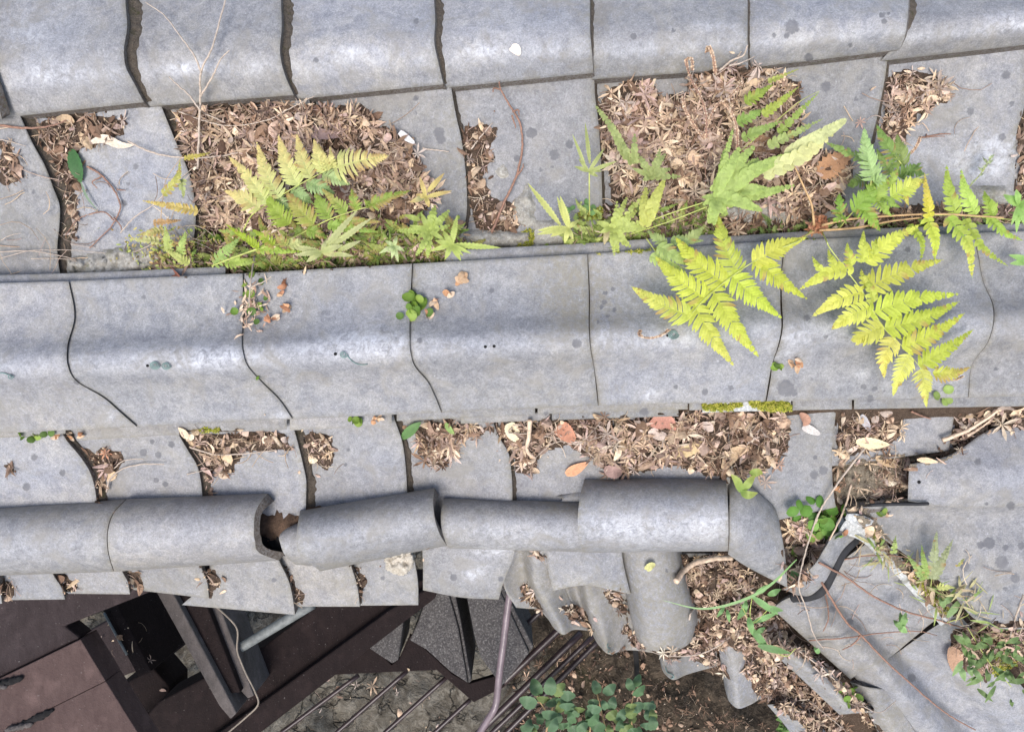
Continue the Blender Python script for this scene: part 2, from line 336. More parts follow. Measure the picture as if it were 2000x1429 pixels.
def row_tile(name, Lp, Rp, pt, pd, step, nu=60, nv=64, ctr=None, cw=.1, cs=1.0, ext=20, arc=False, dR=0.0, **k):
    """Lp/Rp: pixel polylines (visible left/right edges); depth from profile pt->pd; left end tucked lower by step"""
    Lp = np.array(Lp, float); Rp = np.array(Rp, float)
    tt = np.linspace(0, 1, nv)
    if arc: tt = (1-np.cos(np.pi*tt))/2
    def res(P):
        t = (P[:, 1]-P[0, 1])/(P[-1, 1]-P[0, 1]); return crv(t, P, tt)
    a = res(Lp); b = res(Rp)
    if arc: d = pd[0]+pd[1]*np.sqrt(np.clip(1-(2*tt-1)**2, 0, 1))
    else: d = crv(pt, np.array(pd)[:, None], tt)[:, 0]
    u0 = -ext/max(20, np.mean(b[:, 0]-a[:, 0])); u = np.linspace(u0, 1, nu)
    X = a[:, :1]*(1-u)+b[:, :1]*u; Y = a[:, 1:]*(1-u)+b[:, 1:]*u
    Dp = d[:, None]-step*(1-u)[None, :]+dR*np.clip(u, 0, 1)[None, :]
    cr = None
    if ctr is not None: cr = (cs*np.exp(-((tt-ctr)/cw)**2))[:, None]*np.ones_like(X)
    return slab(name, X, Y, Dp, crest=cr, **k)
LAST = [None]
def g2(i): return GA[i+1]+1
def grime(par, Lp, Rp, pd, pt, nu=8, nv=90):
    a = np.array(Lp, float); b = np.array(Rp, float); tt = np.linspace(0, 1, nv)
    def res(P):
        t = (P[:, 1]-P[0, 1])/(P[-1, 1]-P[0, 1]); return crv(t, P, tt)
    a = res(a); b = res(b); d = crv(pt, np.array(pd)[:, None], tt)[:, 0]; u = np.linspace(0, 1, nu)
    X = a[:, :1]*(1-u)+b[:, :1]*u; Y = a[:, 1:]*(1-u)+b[:, 1:]*u
    w = np.array([[n3(Y[j, i], i*5, .5, .09) for i in range(nu)] for j in range(nv)])
    gw = np.abs(b[:, 0]-a[:, 0]); X[:, -1] += w[:, -1]*np.minimum(7, gw*.4); Dp = d[:, None]-.004-.010*u[None, :]+w*.002
    slab('grime', X, Y, Dp, th=.012, mats=[GRIME, GRIME], parent=par, wav=0, thmode='z', solid=False)
def sh(P, dx, dy=0): return [(x+dx, y+dy) for x, y in P]
def ordinal(i): return ['leftmost', 'second from left', 'third from left', 'fourth from left', 'fifth from left', 'sixth from left', 'seventh from left', 'eighth from left', 'ninth from left', 'tenth from left'][i]

# ---- row A (uppermost course)
EA = [[(-60,-60),(-58,60),(-50,140),(-38,190),(-15,232)],
 [(250,-60),(245,0),(248,56),(242,98),(246,132),(263,165),(281,200)],
 [(552,-60),(549,0),(550,56),(547,106),(558,151),(574,186)],
 [(850,-60),(848,0),(850,42),(848,81),(857,126),(866,165)],
 [(1151,-60),(1152,0),(1153,70),(1157,112),(1159,143)],
 [(1459,-60),(1460,0),(1460,84),(1461,134)],
 [(1779,-60),(1775,0),(1772,42),(1766,76),(1757,98)],
 [(2120,-60),(2120,0),(2118,40),(2110,76)]]
GA = [30, 28, 20, 14, 6, 4, 12]
BLA = [None, (36,227), (311,207), (592,193), (878,171), (1163,155), (1464,133), (1700,122)]
PA = ([0, .3, .62, .8, 1], [-.008, .010, .028, .018, -.012])
la = ['with brown grime along its right side','above the bare dead twig','fourth tile along and free of litter below','with a white chalky streak and a fallen petal','plain above the curled dead fronds','with a large round dark lichen spot','cut off by the right picture edge']
for i in range(7):
    g = GA[i]; L = sh(EA[i], g)
    if i > 0: L = L[:-1]+[BLA[i+1]]
    else: L = [(-70,-60),(5,0),(0,60),(3,130),(20,190),(36,227)]; 
    if i == 6: L = [(1790,-60),(1786,0),(1780,50),(1768,80),(1735,118)]
    if i == 0: L = [(2,-60),(5,0),(2,60),(3,110),(10,160),(36,227)]
    row_tile('roof_tile', L, EA[i+1], *PA, .020, ctr=.76, cw=.07, cs=.45, label='wavy grey roof tile in the top row, '+la[i], group='wavy tiles of the top row', skR=(GA[i+1]*.35 if i < 6 else 0, 2), skB=(2, 9), th=.018, ext=GA[i]*1.2, thmode='z')
    if i < 6: grime(bpy.data.objects[-1] if False else LAST[0], sh(EA[i+1], -3), sh(EA[i+1], g2(i)), [pd-.006 for pd in PA[1]], PA[0])
row_tile('roof_tile', [(-330,-60),(-330,100),(-300,245)], [(-28,-60),(-30,60),(-28,120),(-12,180),(4,233)], *PA, .02, label='sliver of wavy grey tile at the upper left corner of the picture', group='wavy tiles of the top row', skR=(20, 2), skB=(0, 5))
# ---- row B
def yC0(x): return np.interp(x, [-200,0,135,475,805,1150,1525,1900,2100], [558,553,550,535,515,497,470,455,449])
EB = [[(-90,235),(-80,280),(-60,400),(-60,480),(-60,560)],
 [(38,222),(64,280),(87,322),(106,372),(115,395),(116,440),(112,480),(122,560)],
 [(310,195),(333,252),(347,286),(366,330),(381,400),(382,431),(378,470),(376,555)],
 [(600,180),(618,250),(635,320),(648,400),(648,460),(646,545)],
 [(879,158),(892,232),(900,266),(908,322),(912,380),(911,420),(906,445),(905,535)],
 [(1160,135),(1163,196),(1167,224),(1173,300),(1176,380),(1177,430),(1178,520)],
 [(1452,115),(1452,200),(1447,300),(1442,400),(1440,500)],
 [(1735,95),(1729,150),(1723,182),(1713,230),(1703,270),(1692,340),(1684,420),(1682,490)],
 [(2004,75),(2001,150),(1999,215),(1987,252),(1983,308),(1982,345),(1975,420),(1972,480)]]
GB = [20, 30, 18, 14, 8, 6, 5, 6]
PB = ([0, .4, .7, 1], [-.034, -.056, -.070, -.076])
lb = ['with small debris at the left picture edge','under the dark green leaf','hidden under the maple leaves and pale fern','with an oval dark lichen spot beside the fern','with round dark spots and a curved dry stalk','buried under the widest leaf heap','behind the yellow hand fern tips','with chalky white lichen bloom']
for i in range(8):
    L = sh(EB[i], GB[i])
    Rr = [list(p) for p in EB[i+1]]; L = [list(p) for p in L]; L[-1][1] = yC0(L[-1][0])+14; Rr[-1][1] = yC0(Rr[-1][0])+14
    row_tile('roof_tile', L, Rr, *PB, .018, label='flat grey tile in the second row, '+lb[i], group='concave tiles of the second row', skR=(4, 0), th=.015, ext=34)
    if i < 7: grime(LAST[0], sh(EB[i+1], -2), sh(EB[i+1], GB[i+1]), [q-.004 for q in PB[1]], PB[0])
row_tile('roof_tile', [(2010,75),(2006,250),(1998,340),(1990,480)], [(2250,60),(2250,250),(2250,350),(2250,470)], *PB, .018, label='sliver of grey tile in the second row at the right picture edge', group='concave tiles of the second row', ext=30)
# ---- row C (ridge cover, wide)
def _y(x): return np.interp(x, [-200,0,135,475,805,1150,1525,1900,2100], [558,553,550,535,515,497,470,455,449])
def yC1(x): return np.interp(x, [-200,0,265,570,860,1165,1495,1880,2100], [856,850,833,818,805,792,783,776,772])
ECX = 0
EC = [[(-250,560),(-252,640),(-262,700),(-200,790),(-130,852)],
 [(134,549),(145,620),(131,680),(132,712),(150,745),(200,775),(235,805),(267,833)],
 [(474,534),(475,610),(475,690),(482,712),(510,745),(545,780),(571,818)],
 [(805,515),(801,600),(800,655),(802,690),(810,715),(835,745),(850,775),(862,805)],
 [(1147,496),(1150,580),(1150,640),(1153,680),(1160,720),(1164,755),(1168,792)],
 [(1532,469),(1525,540),(1524,600),(1526,640),(1518,680),(1508,710),(1502,740),(1495,784)],
 [(1901,455),(1910,500),(1920,550),(1939,598),(1938,640),(1925,675),(1905,700),(1890,776)],
 [(2300,440),(2300,600),(2310,660),(2290,765)]]
PC = ([0, .2, .38, .52, .63, .75, .88, 1], [-.020, -.025, -.015, .006, .004, -.024, -.044, -.054])
lc = ['at the left picture edge','with two green wire coils on its crest','with a single long wire tail and brown creeper','with two small nail holes','with a coiled wire and the yellow fern hanging over it','in the shade of the large yellow fern frond','at the right picture edge with faint seam']
for i in range(7):
    gp = [3, 1.7, 1.0, 1.2, 1.6, 2.8, 1.1][i]; L = [(x+gp*(.35+1.1*((k*37+i*13) % 10)/10), y) for k, (x, y) in enumerate(EC[i])]
    row_tile('ridge_tile', L, EC[i+1], *PC, .006 if i not in (4,5) else .008, nu=70, nv=80, ctr=.565, cw=.07, cs=.42, label='wide wavy grey ridge tile '+lc[i], group='wide tiles along the middle ridge', skR=(1.0, 0), skB=(0, 4), th=.016, ext=0, wav=.0016)
    if i < 6: grime(LAST[0], sh(EC[i+1], -4), sh(EC[i+1], 7), [q-.009 for q in PC[1]], PC[0])
# noshi courses beneath row C
def strip(name, pts_top, pts_bot, d0, d1, label, mats=None, th=.03, group='flat course tiles under the ridge', cat='ridge course tile', wav=.0008, nv=8):
    a = np.array(pts_top, float); b = np.array(pts_bot, float); n = max(20, int((a[-1, 0]-a[0, 0])/6))
    x = np.linspace(0, 1, n)
    ta = crv(np.linspace(0, 1, len(a)), a, x); tb = crv(np.linspace(0, 1, len(b)), b, x)
    v = np.linspace(0, 1, nv)[:, None]
    X = ta[None, :, 0]*(1-v)+tb[None, :, 0]*v; Y = ta[None, :, 1]*(1-v)+tb[None, :, 1]*v
    return slab(name, X, Y, d0+(d1-d0)*v+np.zeros_like(X), th=th, label=label, group=group, cat=cat, mats=mats, wav=wav, thmode='z')
def noshi(x0, x1, o0, o1, d0, label, **k):
    xs = np.linspace(x0, x1, 4)
    strip('ridge_course_tile', [(x, yC1(x)+o0) for x in xs], [(x, yC1(x)+o1) for x in xs], d0, d0-.004, label, **k)
noshi(-150, 128, -14, 5, -.082, 'flat grey course tile under the ridge at the left picture edge')
noshi(150, 560, -14, 20, -.084, 'flat grey course tile beside the orange creeper leaves under the ridge')
noshi(566, 765, -14, 22, -.084, 'flat grey course tile left of the green strap leaf under the ridge')
noshi(775, 1045, -14, 13, -.080, 'thin pale course tile with lime crust under the ridge')
noshi(900, 1073, 8, 24, -.096, 'lower thin course tile above the cream leaf')
noshi(1050, 1343, -14, 12, -.080, 'grey course tile with one dark lichen spot under the ridge')
noshi(1078, 1325, 8, 25, -.096, 'lower course tile above the long leaf drift')
noshi(1346, 1372, -12, 14, -.081, 'short stub of course tile left of the bright moss')
noshi(1372, 1545, -12, 19, -.080, 'white stone block capped with bright green moss under the ridge', mats=[PALE, PALE], group='pale blocks')
noshi(1548, 1664, -12, 19, -.083, 'grey course tile right of the bright moss')
noshi(1668, 2120, -12, 19, -.083, 'long grey course tile below the tips of the yellow fern')
# ---- row D (pans below ridge)
def yD(x): return yC1(x)+0
ED = [[(-160,835),(-130,900),(-120,990),(-120,1060)],
 [(112,825),(129,858),(154,888),(174,918),(185,952),(189,986),(188,1050)],
 [(335,815),(347,844),(367,879),(384,907),(392,938),(395,966),(396,1040)],
 [(562,805),(575,841),(584,874),(592,907),(598,938),(598,966),(595,1040)],
 [(763,795),(773,825),(785,860),(792,907),(795,958),(795,1030)],
 [(955,790),(973,850),(992,882),(999,924),(1001,976),(1001,1030)],
 [(1190,780),(1203,850),(1208,920),(1210,1030)],
 [(1418,775),(1424,850),(1426,920),(1424,1030)],
 [(1636,765),(1631,820),(1626,868),(1625,907),(1631,980),(1633,990)]]
GD = [15, 22, 19, 17, 12, 8, 6, 6]
PD = ([0, .3, .6, 1], [-.128, -.150, -.168, -.180])
ld = ['with a small dark clump at the left edge','with several dark lichen spots and a bent straw','with twig and leaf crumbs','clean, above the tilted barrel tile','with a pile of maple leaves on top','with the orange oval leaf','under the long leaf drift','with the two paired dark spots']
for i in range(8):
    L = sh(ED[i], GD[i]); 
    L = [list(p) for p in L]; Rr = [list(p) for p in ED[i+1]]
    if i < 7: L[-1][1] = 1045; Rr[-1][1] = 1045
    if i == 7: L[-1][1] = 1035
    row_tile('pan_tile', L, Rr, *PD, .019, label='curved grey pan tile below the ridge, '+ld[i], group='pan tiles between the ridges', skR=(GD[i+1]*.3 if i < 7 else 0, 0), th=.015, ext=32)
    if i in (0, 1, 2, 3, 4): grime(LAST[0], sh(Rr, -2), sh(Rr, GD[i+1]), [q-.004 for q in PD[1]], PD[0])
row_tile('pan_tile', [(1640,770),(1635,830),(1632,909)], [(1872,765),(1860,834),(1853,880)], [0,1], [-.150,-.160], .012, label='short cut grey tile right of the dark leaf pocket', group='pan tiles between the ridges', th=.014, ext=14)
row_tile('pan_tile', [(1874,770),(1866,820),(1850,900),(1845,960)], [(2150,770),(2150,820),(2150,900),(2150,940)], [0,1], [-.158,-.168], .010, label='grey tile under leaves at the right picture edge', group='pan tiles between the ridges', th=.014, ext=14)
# D10 big S tile at right, upper and lower fields
loft('wide_ridge_tile', [[(1776,906,-.142),(1774,945,-.140),(1773,978,-.145)],[(1800,902,-.142),(1795,945,-.138),(1800,982,-.143)],[(1862,885,-.142),(1862,958,-.130),(1862,990,-.150)],[(1920,846,-.143),(1925,955,-.126),(1925,990,-.152)],[(2140,800,-.143),(2140,940,-.124),(2140,980,-.152)]], us=[0,.07,.25,.4,1],
  label='broad grey tile with nail hole and notched left corner at the right edge', group='broad tiles of the right roof', nu=70, nv=40, th=.014)
loft('wide_ridge_tile', [[(1650,992,-.168),(1672,1010,-.176),(1696,1030,-.180)],[(1815,982,-.158),(1822,1012,-.186),(1836,1070,-.186),(1852,1150,-.198)],[(1880,984,-.154),(1884,1014,-.183),(1890,1070,-.182),(1900,1205,-.205)],[(2140,975,-.154),(2140,1008,-.183),(2140,1080,-.182),(2140,1215,-.205)]], us=[0,.35,.5,1],
  label='lower broad grey tile covered with round dark lichen rosettes', group='broad tiles of the right roof', nu=80, nv=60, th=.014)
# ---- rock bed / roof bed below tiles
bx = np.linspace(-300, 2300, 90); by = np.linspace(-160, 1062, 50)
X, Y = np.meshgrid(bx, by)
dd = np.interp(Y, [-160,180,240,430,545,600,780,850,1000,1110], [-.06,-.07,-.10,-.115,-.115,-.11,-.11,-.20,-.215,-.225])
slab('roof_bed', X, Y, dd, th=.03, mats=[SOIL, SOIL], label=None, wav=.003, thmode='z')['kind'] = 'structure'
o = bpy.data.objects['roof_bed']; o.pop('category', None) if 'category' in o else None
# ---------------------------------------------------------------- barrel ridge E
def half(name, Lp, Rp, base, h, label, th=.013, group='half round tiles of the lower ridge', **k):
    return row_tile(name, Lp, Rp, None, (base, h), 0, arc=True, nu=46, nv=56, ctr=.6, cw=.22, cs=.32, label=label, group=group, th=th, **k)
S1 = [(246,974),(222,1000),(210,1034),(209,1062),(214,1092),(222,1116)]
half('barrel_tile', [(-140,1002),(-150,1060),(-140,1128)], S1, -.188, .058, 'long half round ridge tile running off the left picture edge', ext=0)
half('barrel_tile', sh(S1, 1.5), [(523,963),(503,990),(496,1030),(498,1056),(512,1082),(545,1094)], -.180, .066, 'half round ridge tile with open end over the dark hole', ext=0, skR=(13, 0))
half('barrel_tile', [(578,1022),(556,1034),(546,1045),(548,1063),(560,1088),(576,1102)], [(640,1000),(632,1050),(650,1108)], -.185, .048, 'small inner collar tile right of the dark hole', ext=0, th=.01)
half('barrel_tile', [(586,997),(581,1028),(579,1058),(586,1084),(626,1115)], [(849,952),(846,980),(848,1005),(854,1030),(864,1052),(873,1065)], -.178, .068, 'tilted half round ridge tile lying askew in the middle', ext=0, skR=(6, 0))
half('barrel_tile', [(867,972),(862,994),(861,1015),(864,1040),(869,1056),(876,1070)], [(1150,981),(1146,1030),(1152,1078)], -.186, .050, 'narrow half round ridge tile between the askew and the large one', ext=0)
half('barrel_tile', [(1142,934),(1134,965),(1129,1000),(1129,1035),(1134,1062),(1140,1079)], [(1418,932),(1421,970),(1423,1030),(1422,1076)], -.188, .084, 'large dark half round ridge tile with faint lichen rings', ext=0)
half('barrel_tile', [(1085,968),(1095,972),(1090,985)], [(1150,952),(1150,970),(1150,986)], -.185, .012, 'hidden grey collar peeping out left of the large half round tile', ext=0, th=.01)
loft('corner_tile', [[(1420,937,-.185),(1424,960,-.150),(1424,1010,-.125),(1424,1050,-.130),(1422,1082,-.165)],
  [(1440,926,-.185),(1462,955,-.155),(1472,1015,-.135),(1470,1060,-.135),(1462,1108,-.175)],
  [(1478,960,-.195),(1512,990,-.180),(1526,1040,-.160),(1534,1090,-.165),(1538,1147,-.195)]], label='bent grey corner tile at the end of the lower ridge', group='half round tiles of the lower ridge', th=.014)
# clay core visible in the hole
def lump(name, pts, rad, mat, label, cat, seg=10, parent=None, taper=None, kind=None, rough=.25, group=None):
    """irregular solid along a pixel polyline"""
    V = []; Fc = []; P = np.array([cc(*p) for p in pts]); n = 24
    l = np.linspace(0, 1, len(P)); Q = crv(l, P, np.linspace(0, 1, n)); sd = random.uniform(0, 99)
    for i in range(n):
        t = Q[min(i+1, n-1)]-Q[max(i-1, 0)]; t /= np.linalg.norm(t); a = np.cross(t, [0, 0, 1.]); a /= np.linalg.norm(a); b = np.cross(t, a)
        r0 = rad*(1 if taper is None else taper[0]+(taper[1]-taper[0])*i/(n-1))*(math.sin(math.pi*(i+.4)/(n-.2))**.35)
        for j in range(seg):
            w = 2*math.pi*j/seg; r = r0*(1+rough*n3(math.cos(w)*2+sd, i*.5, math.sin(w)*2))
            V.append(Q[i]+r*(a*math.cos(w)+b*math.sin(w)))
    for i in range(n-1):
        for j in range(seg): Fc.append((i*seg+j, i*seg+(j+1) % seg, (i+1)*seg+(j+1) % seg, (i+1)*seg+j))
    Fc.append(tuple(range(seg))[::-1]); Fc.append(tuple((n-1)*seg+j for j in range(seg)))
    return tag(link(name, V, Fc, mat, parent, solid=(parent is None)), label, cat if parent is None else None, group, kind)
lump('clay_and_shade_core', [(470,1022,-.205),(700,1015,-.205)], .034, CLAY, 'brown clay bedding showing in the gap of the lower ridge', 'clay bedding', rough=.6)
lump('clay_and_shade_core', [(480,1058,-.215),(590,1052,-.215)], .030, BLACK, 'black lump standing in for the shade deep in the gap', 'clay bedding', rough=.6)  # black filler that paints the dark inside the open ridge gap
# ---- row F eave pans
EF = [[(-100,1080),(-75,1190)],
 [(-12,1085),(0,1125),(2,1180)],
 [(95,1085),(105,1123),(120,1147),(127,1170)],
 [(230,1080),(238,1114),(249,1135),(254,1160)],
 [(385,1080),(392,1105),(404,1135),(408,1168)],
 [(535,1070),(546,1096),(564,1135),(572,1169),(576,1200)],
 [(680,1080),(686,1105),(697,1141),(703,1184)],
 [(805,1070),(810,1096),(816,1135),(817,1181)]]
BF = [(34,1171),(157,1159),(294,1155),(356,1181),(589,1184),(706,1182)]
lf = ['at the left picture edge above the timber box','second from the left, above the timber box','meeting the corner of the dark timbers','broad, over the two slanting posts','over the white pipe','with the pale plaster chunk']
for i in range(6):
    L = sh(EF[i+1], [30,32,40,24,42,34][i]); L[-1] = BF[i]
    if i == 3: L = [(400,1080),(411,1105),(424,1130),(356,1181)]; L = [(405,1075),(411,1100),(400,1140),(358,1181)]
    if i == 4: L = [(572,1075),(583,1100),(588,1140),(589,1184)]
    if i == 5: L = [(705,1075),(716,1100),(712,1140),(706,1182)]
    row_tile('eave_tile', L, EF[i+2], [0,.5,1], [-.190,-.208,-.226], .016, label='grey eave tile under the lower ridge, '+lf[i], group='eave tiles under the lower ridge', skR=(5, 0), skB=(0, 1), th=.013, ext=34 if i not in (3,) else 2, nu=40, nv=40)
row_tile('eave_tile', [(-60,1085),(-50,1180)], [(-5,1090),(-2,1130),(4,1178)], [0,1], [-.19,-.226], .016, label='sliver of eave tile at the left picture edge', group='eave tiles under the lower ridge', ext=10, nu=14, nv=14)
loft('eave_tile', [[(823,1050,-.190),(826,1100,-.205),(826,1152,-.222)],[(900,1050,-.188),(900,1110,-.205),(900,1166,-.224)],[(1008,1050,-.186),(1003,1086,-.198),(984,1135,-.212),(974,1170,-.226)]], label='wide grey eave tile with a pink lichen blotch beside the handrail', group='eave tiles under the lower ridge', th=.013, nu=40, nv=40)
# dark grit pockets come later. ---- sloping side roof G
TG = dict(wav=.0003, th=.012, nu=50, nv=50)
loft('side_roof_tile', [[(990,1060,-.235),(1012,1062,-.262),(1040,1062,-.232),(1080,1062,-.240),(1125,1062,-.268)],
 [(984,1141,-.272),(1004,1146,-.292),(1022,1140,-.300),(1046,1136,-.252),(1072,1146,-.262),(1110,1152,-.296)],
 [(1008,1186,-.305),(1030,1188,-.312),(1052,1190,-.318),(1068,1206,-.326),(1084,1228,-.288),(1100,1239,-.272),(1118,1230,-.288),(1150,1231,-.312)]], label='leftmost wavy tile of the small side roof, beside the handrail', group='wavy tiles of the small side roof', **TG)
loft('side_roof_tile', [[(1085,1060,-.26),(1150,1062,-.272),(1190,1062,-.26),(1250,1062,-.272)],
 [(1105,1150,-.290),(1124,1150,-.306),(1146,1146,-.262),(1176,1156,-.270),(1240,1165,-.304)],
 [(1134,1215,-.318),(1152,1232,-.336),(1170,1260,-.300),(1190,1277,-.278),(1210,1272,-.294),(1232,1269,-.312),(1275,1274,-.322)]], label='wavy side roof tile with a green wire at its rounded lip', group='wavy tiles of the small side roof', **TG)
loft('side_roof_tile', [[(1240,1080,-.28),(1300,1080,-.30),(1400,1080,-.30)],[(1262,1220,-.32),(1330,1210,-.325),(1400,1200,-.33)],
 [(1286,1275,-.352),(1298,1315,-.322),(1315,1327,-.304),(1338,1318,-.322),(1400,1300,-.352)]], label='side roof tile lip with a wire squiggle just below the big barrel end', group='wavy tiles of the small side roof', **TG)
loft('side_roof_tile', [[(1380,1180,-.32),(1430,1180,-.31),(1500,1190,-.33)],[(1402,1262,-.34),(1430,1275,-.322),(1480,1260,-.35)],
 [(1416,1345,-.37),(1425,1370,-.350),(1443,1383,-.335),(1462,1377,-.345),(1490,1360,-.37)]], label='dark side roof tile whose rounded lip pokes from the litter', group='wavy tiles of the small side roof', **TG)
loft('side_roof_tile', [[(1495,1262,-.30),(1528,1262,-.278),(1562,1262,-.30)],[(1558,1318,-.31),(1590,1318,-.285),(1628,1318,-.31)],[(1640,1395,-.33),(1672,1392,-.305),(1708,1390,-.33)]], label='shadowed ridge of grey tile between litter and the long diagonal tile', group='wavy tiles of the small side roof', **TG)
loft('side_roof_tile', [[(1498,1375,-.37),(1530,1375,-.345),(1570,1385,-.36)],[(1540,1425,-.38),(1575,1425,-.355),(1610,1425,-.37)],[(1570,1480,-.39),(1610,1480,-.365),(1650,1480,-.38)]], label='grey tile end at the bottom picture edge under the litter', group='wavy tiles of the small side roof', **TG)
loft('side_roof_tile', [[(1660,1330,-.36),(1690,1340,-.34),(1730,1345,-.35)],[(1700,1400,-.38),(1730,1400,-.36),(1770,1400,-.37)],[(1740,1480,-.40),(1780,1480,-.38),(1820,1480,-.39)]], label='narrow grey tile flank below the seam at the bottom right', group='wavy tiles of the small side roof', **TG)
# litter bed under diagonal area
loft('side_roof_bed', [[(1180,1060,-.31),(1245,1258,-.37)],[(1340,1060,-.31),(1335,1296,-.38)],[(1460,1060,-.30),(1450,1340,-.39)],[(1600,1060,-.30),(1575,1425,-.41)],[(1800,1200,-.36),(1800,1520,-.48)]], mats=[SOIL, SOIL], label='soil bed beneath the leaf litter of the small side roof', cat='soil bed', wav=.004, th=.02)
loft('side_roof_tile', [[(1065,1055,-.240),(1066,1080,-.240),(1072,1120,-.243),(1080,1153,-.250)],[(1140,1055,-.222),(1140,1080,-.222),(1142,1115,-.224),(1145,1143,-.232)],[(1215,1055,-.232),(1215,1080,-.232),(1222,1120,-.236),(1232,1160,-.244)]], label='pale loose flat tile with yellowish lower edge tucked beside the big barrel', group='wavy tiles of the small side roof', **TG)
# big barrel pointing down
def cone(secs): return secs
loft('barrel_tile', [[(1196,1050,-.30),(1206,1050,-.255),(1235,1050,-.222),(1275,1050,-.215),(1312,1050,-.235),(1326,1050,-.30)],
 [(1212,1130,-.31),(1221,1130,-.262),(1250,1130,-.225),(1290,1130,-.220),(1330,1130,-.242),(1342,1130,-.31)],
 [(1230,1205,-.335),(1237,1208,-.275),(1265,1212,-.238),(1300,1214,-.235),(1348,1212,-.262),(1364,1205,-.335)],
 [(1238,1236,-.345),(1247,1252,-.295),(1270,1268,-.272),(1300,1274,-.270),(1338,1262,-.292),(1360,1232,-.345)]], us=[0,.35,.75,1], label='big barrel tile pointing down the small side roof', group='half round tiles of the lower ridge', th=.014, nu=50, nv=50)
# ---- right diagonal roof J
JG = dict(group='long diagonal tiles of the lower right roof', th=.014, nu=60, nv=70, wav=.0003)
def sweep(base, dxy, dd, n=2): return [[(x+dxy[0]*k/(n-1), y+dxy[1]*k/(n-1), d-dd*k/(n-1)) for x, y, d in base] for k in range(n)]
JB = [(1508,1188,-.284),(1530,1172,-.264),(1552,1162,-.250),(1575,1150,-.262),(1598,1135,-.286),(1618,1118,-.278),(1640,1100,-.250),(1664,1080,-.236),(1694,1060,-.230)]
loft('diagonal_tile', sweep(JB, (153,138), .062), label='long diagonal grey tile crossed by two brown stems', skR=(2, 2), skB=(2, 2), **JG)
JB2 = [(1664,1316,-.356),(1686,1305,-.338),(1708,1296,-.322),(1732,1284,-.336),(1758,1270,-.364),(1780,1254,-.354),(1806,1236,-.322),(1834,1218,-.308),(1872,1198,-.302)]
loft('diagonal_tile', sweep(JB2, (250,285), .10), label='lower diagonal grey tile with brown leaf and creeper along its edge', skB=(2, 2), **JG)
# collar with open end
loft('side_roof_bed', [[(1560,960,-.245),(1560,1240,-.33)],[(1760,970,-.235),(1760,1300,-.42)],[(2200,960,-.235),(2200,1560,-.52)]], mats=[SOIL, SOIL], label='dark soil bed below the diagonal seam at the right', cat='soil bed', wav=.004, th=.02)
loft('collar_tile', [[(1530,1150,-.235),(1560,1128,-.200),(1592,1100,-.182),(1612,1068,-.172),(1625,1048,-.170),(1642,1036,-.176)],
 [(1548,1158,-.245),(1572,1148,-.212),(1604,1122,-.192),(1622,1090,-.182),(1634,1062,-.180),(1652,1044,-.184)],
 [(1552,1166,-.258),(1584,1166,-.228),(1612,1148,-.212),(1632,1108,-.200),(1650,1074,-.198),(1674,1050,-.206)]], label='grey curved collar at the top end of the diagonal tile', cat='roof tile', th=.008, nu=20, nv=50)
loft('edge_tile', [[(1637,1040,-.178),(1650,1018,-.172),(1662,1006,-.175)],[(1680,1055,-.200),(1690,1040,-.192),(1706,1030,-.195)],[(1716,1088,-.215),(1726,1078,-.207),(1736,1066,-.212)],[(1775,1150,-.228),(1785,1138,-.222),(1796,1124,-.226)],[(1838,1222,-.250),(1850,1212,-.243),(1864,1200,-.25)]], label='white lichened and mossy tile edge running down the diagonal seam', cat='edge tile', th=.02, mats=[PALE, PALE], nu=70, nv=14, wav=.003)
loft('pale_stone', [[(1650,1012,-.160),(1655,1002,-.158)],[(1670,1026,-.158),(1675,1003,-.155)],[(1690,1028,-.158),(1695,1010,-.156)],[(1702,1024,-.160),(1707,1016,-.160)]], label='flat pale stone chip at the head of the diagonal seam', cat='stone', th=.006, mats=[PALE, PALE], nu=20, nv=10)
# ---------------------------------------------------------------- solids by pixel outline
def prism(name, poly, d, depth, mat, label=None, cat=None, group=None, parent=None, bev=.0, smooth=False, d_per=None):
    P = [cc(x, y, (d_per[i] if d_per else d)) for i, (x, y) in enumerate(poly)]
    Q = [p-np.array([0, 0, depth]) for p in P]; n = len(P)
    V = P+Q; a = 0
    for i in range(n): a += poly[i][0]*poly[(i+1) % n][1]-poly[(i+1) % n][0]*poly[i][1]
    Fc = [tuple(range(n)) if a < 0 else tuple(range(n))[::-1], tuple(range(n, 2*n))[::-1] if a < 0 else tuple(range(n, 2*n))]
    for i in range(n):
        j = (i+1) % n; q = (i, n+i, n+j, j)
        Fc.append(q if a < 0 else q[::-1])
    o = link(name, V, Fc, mat, parent, smooth=False, solid=parent is None)
    if bev:
        b = o.modifiers.new('bevel', 'BEVEL'); b.width = bev; b.segments = 2
    return tag(o, label, cat, group)
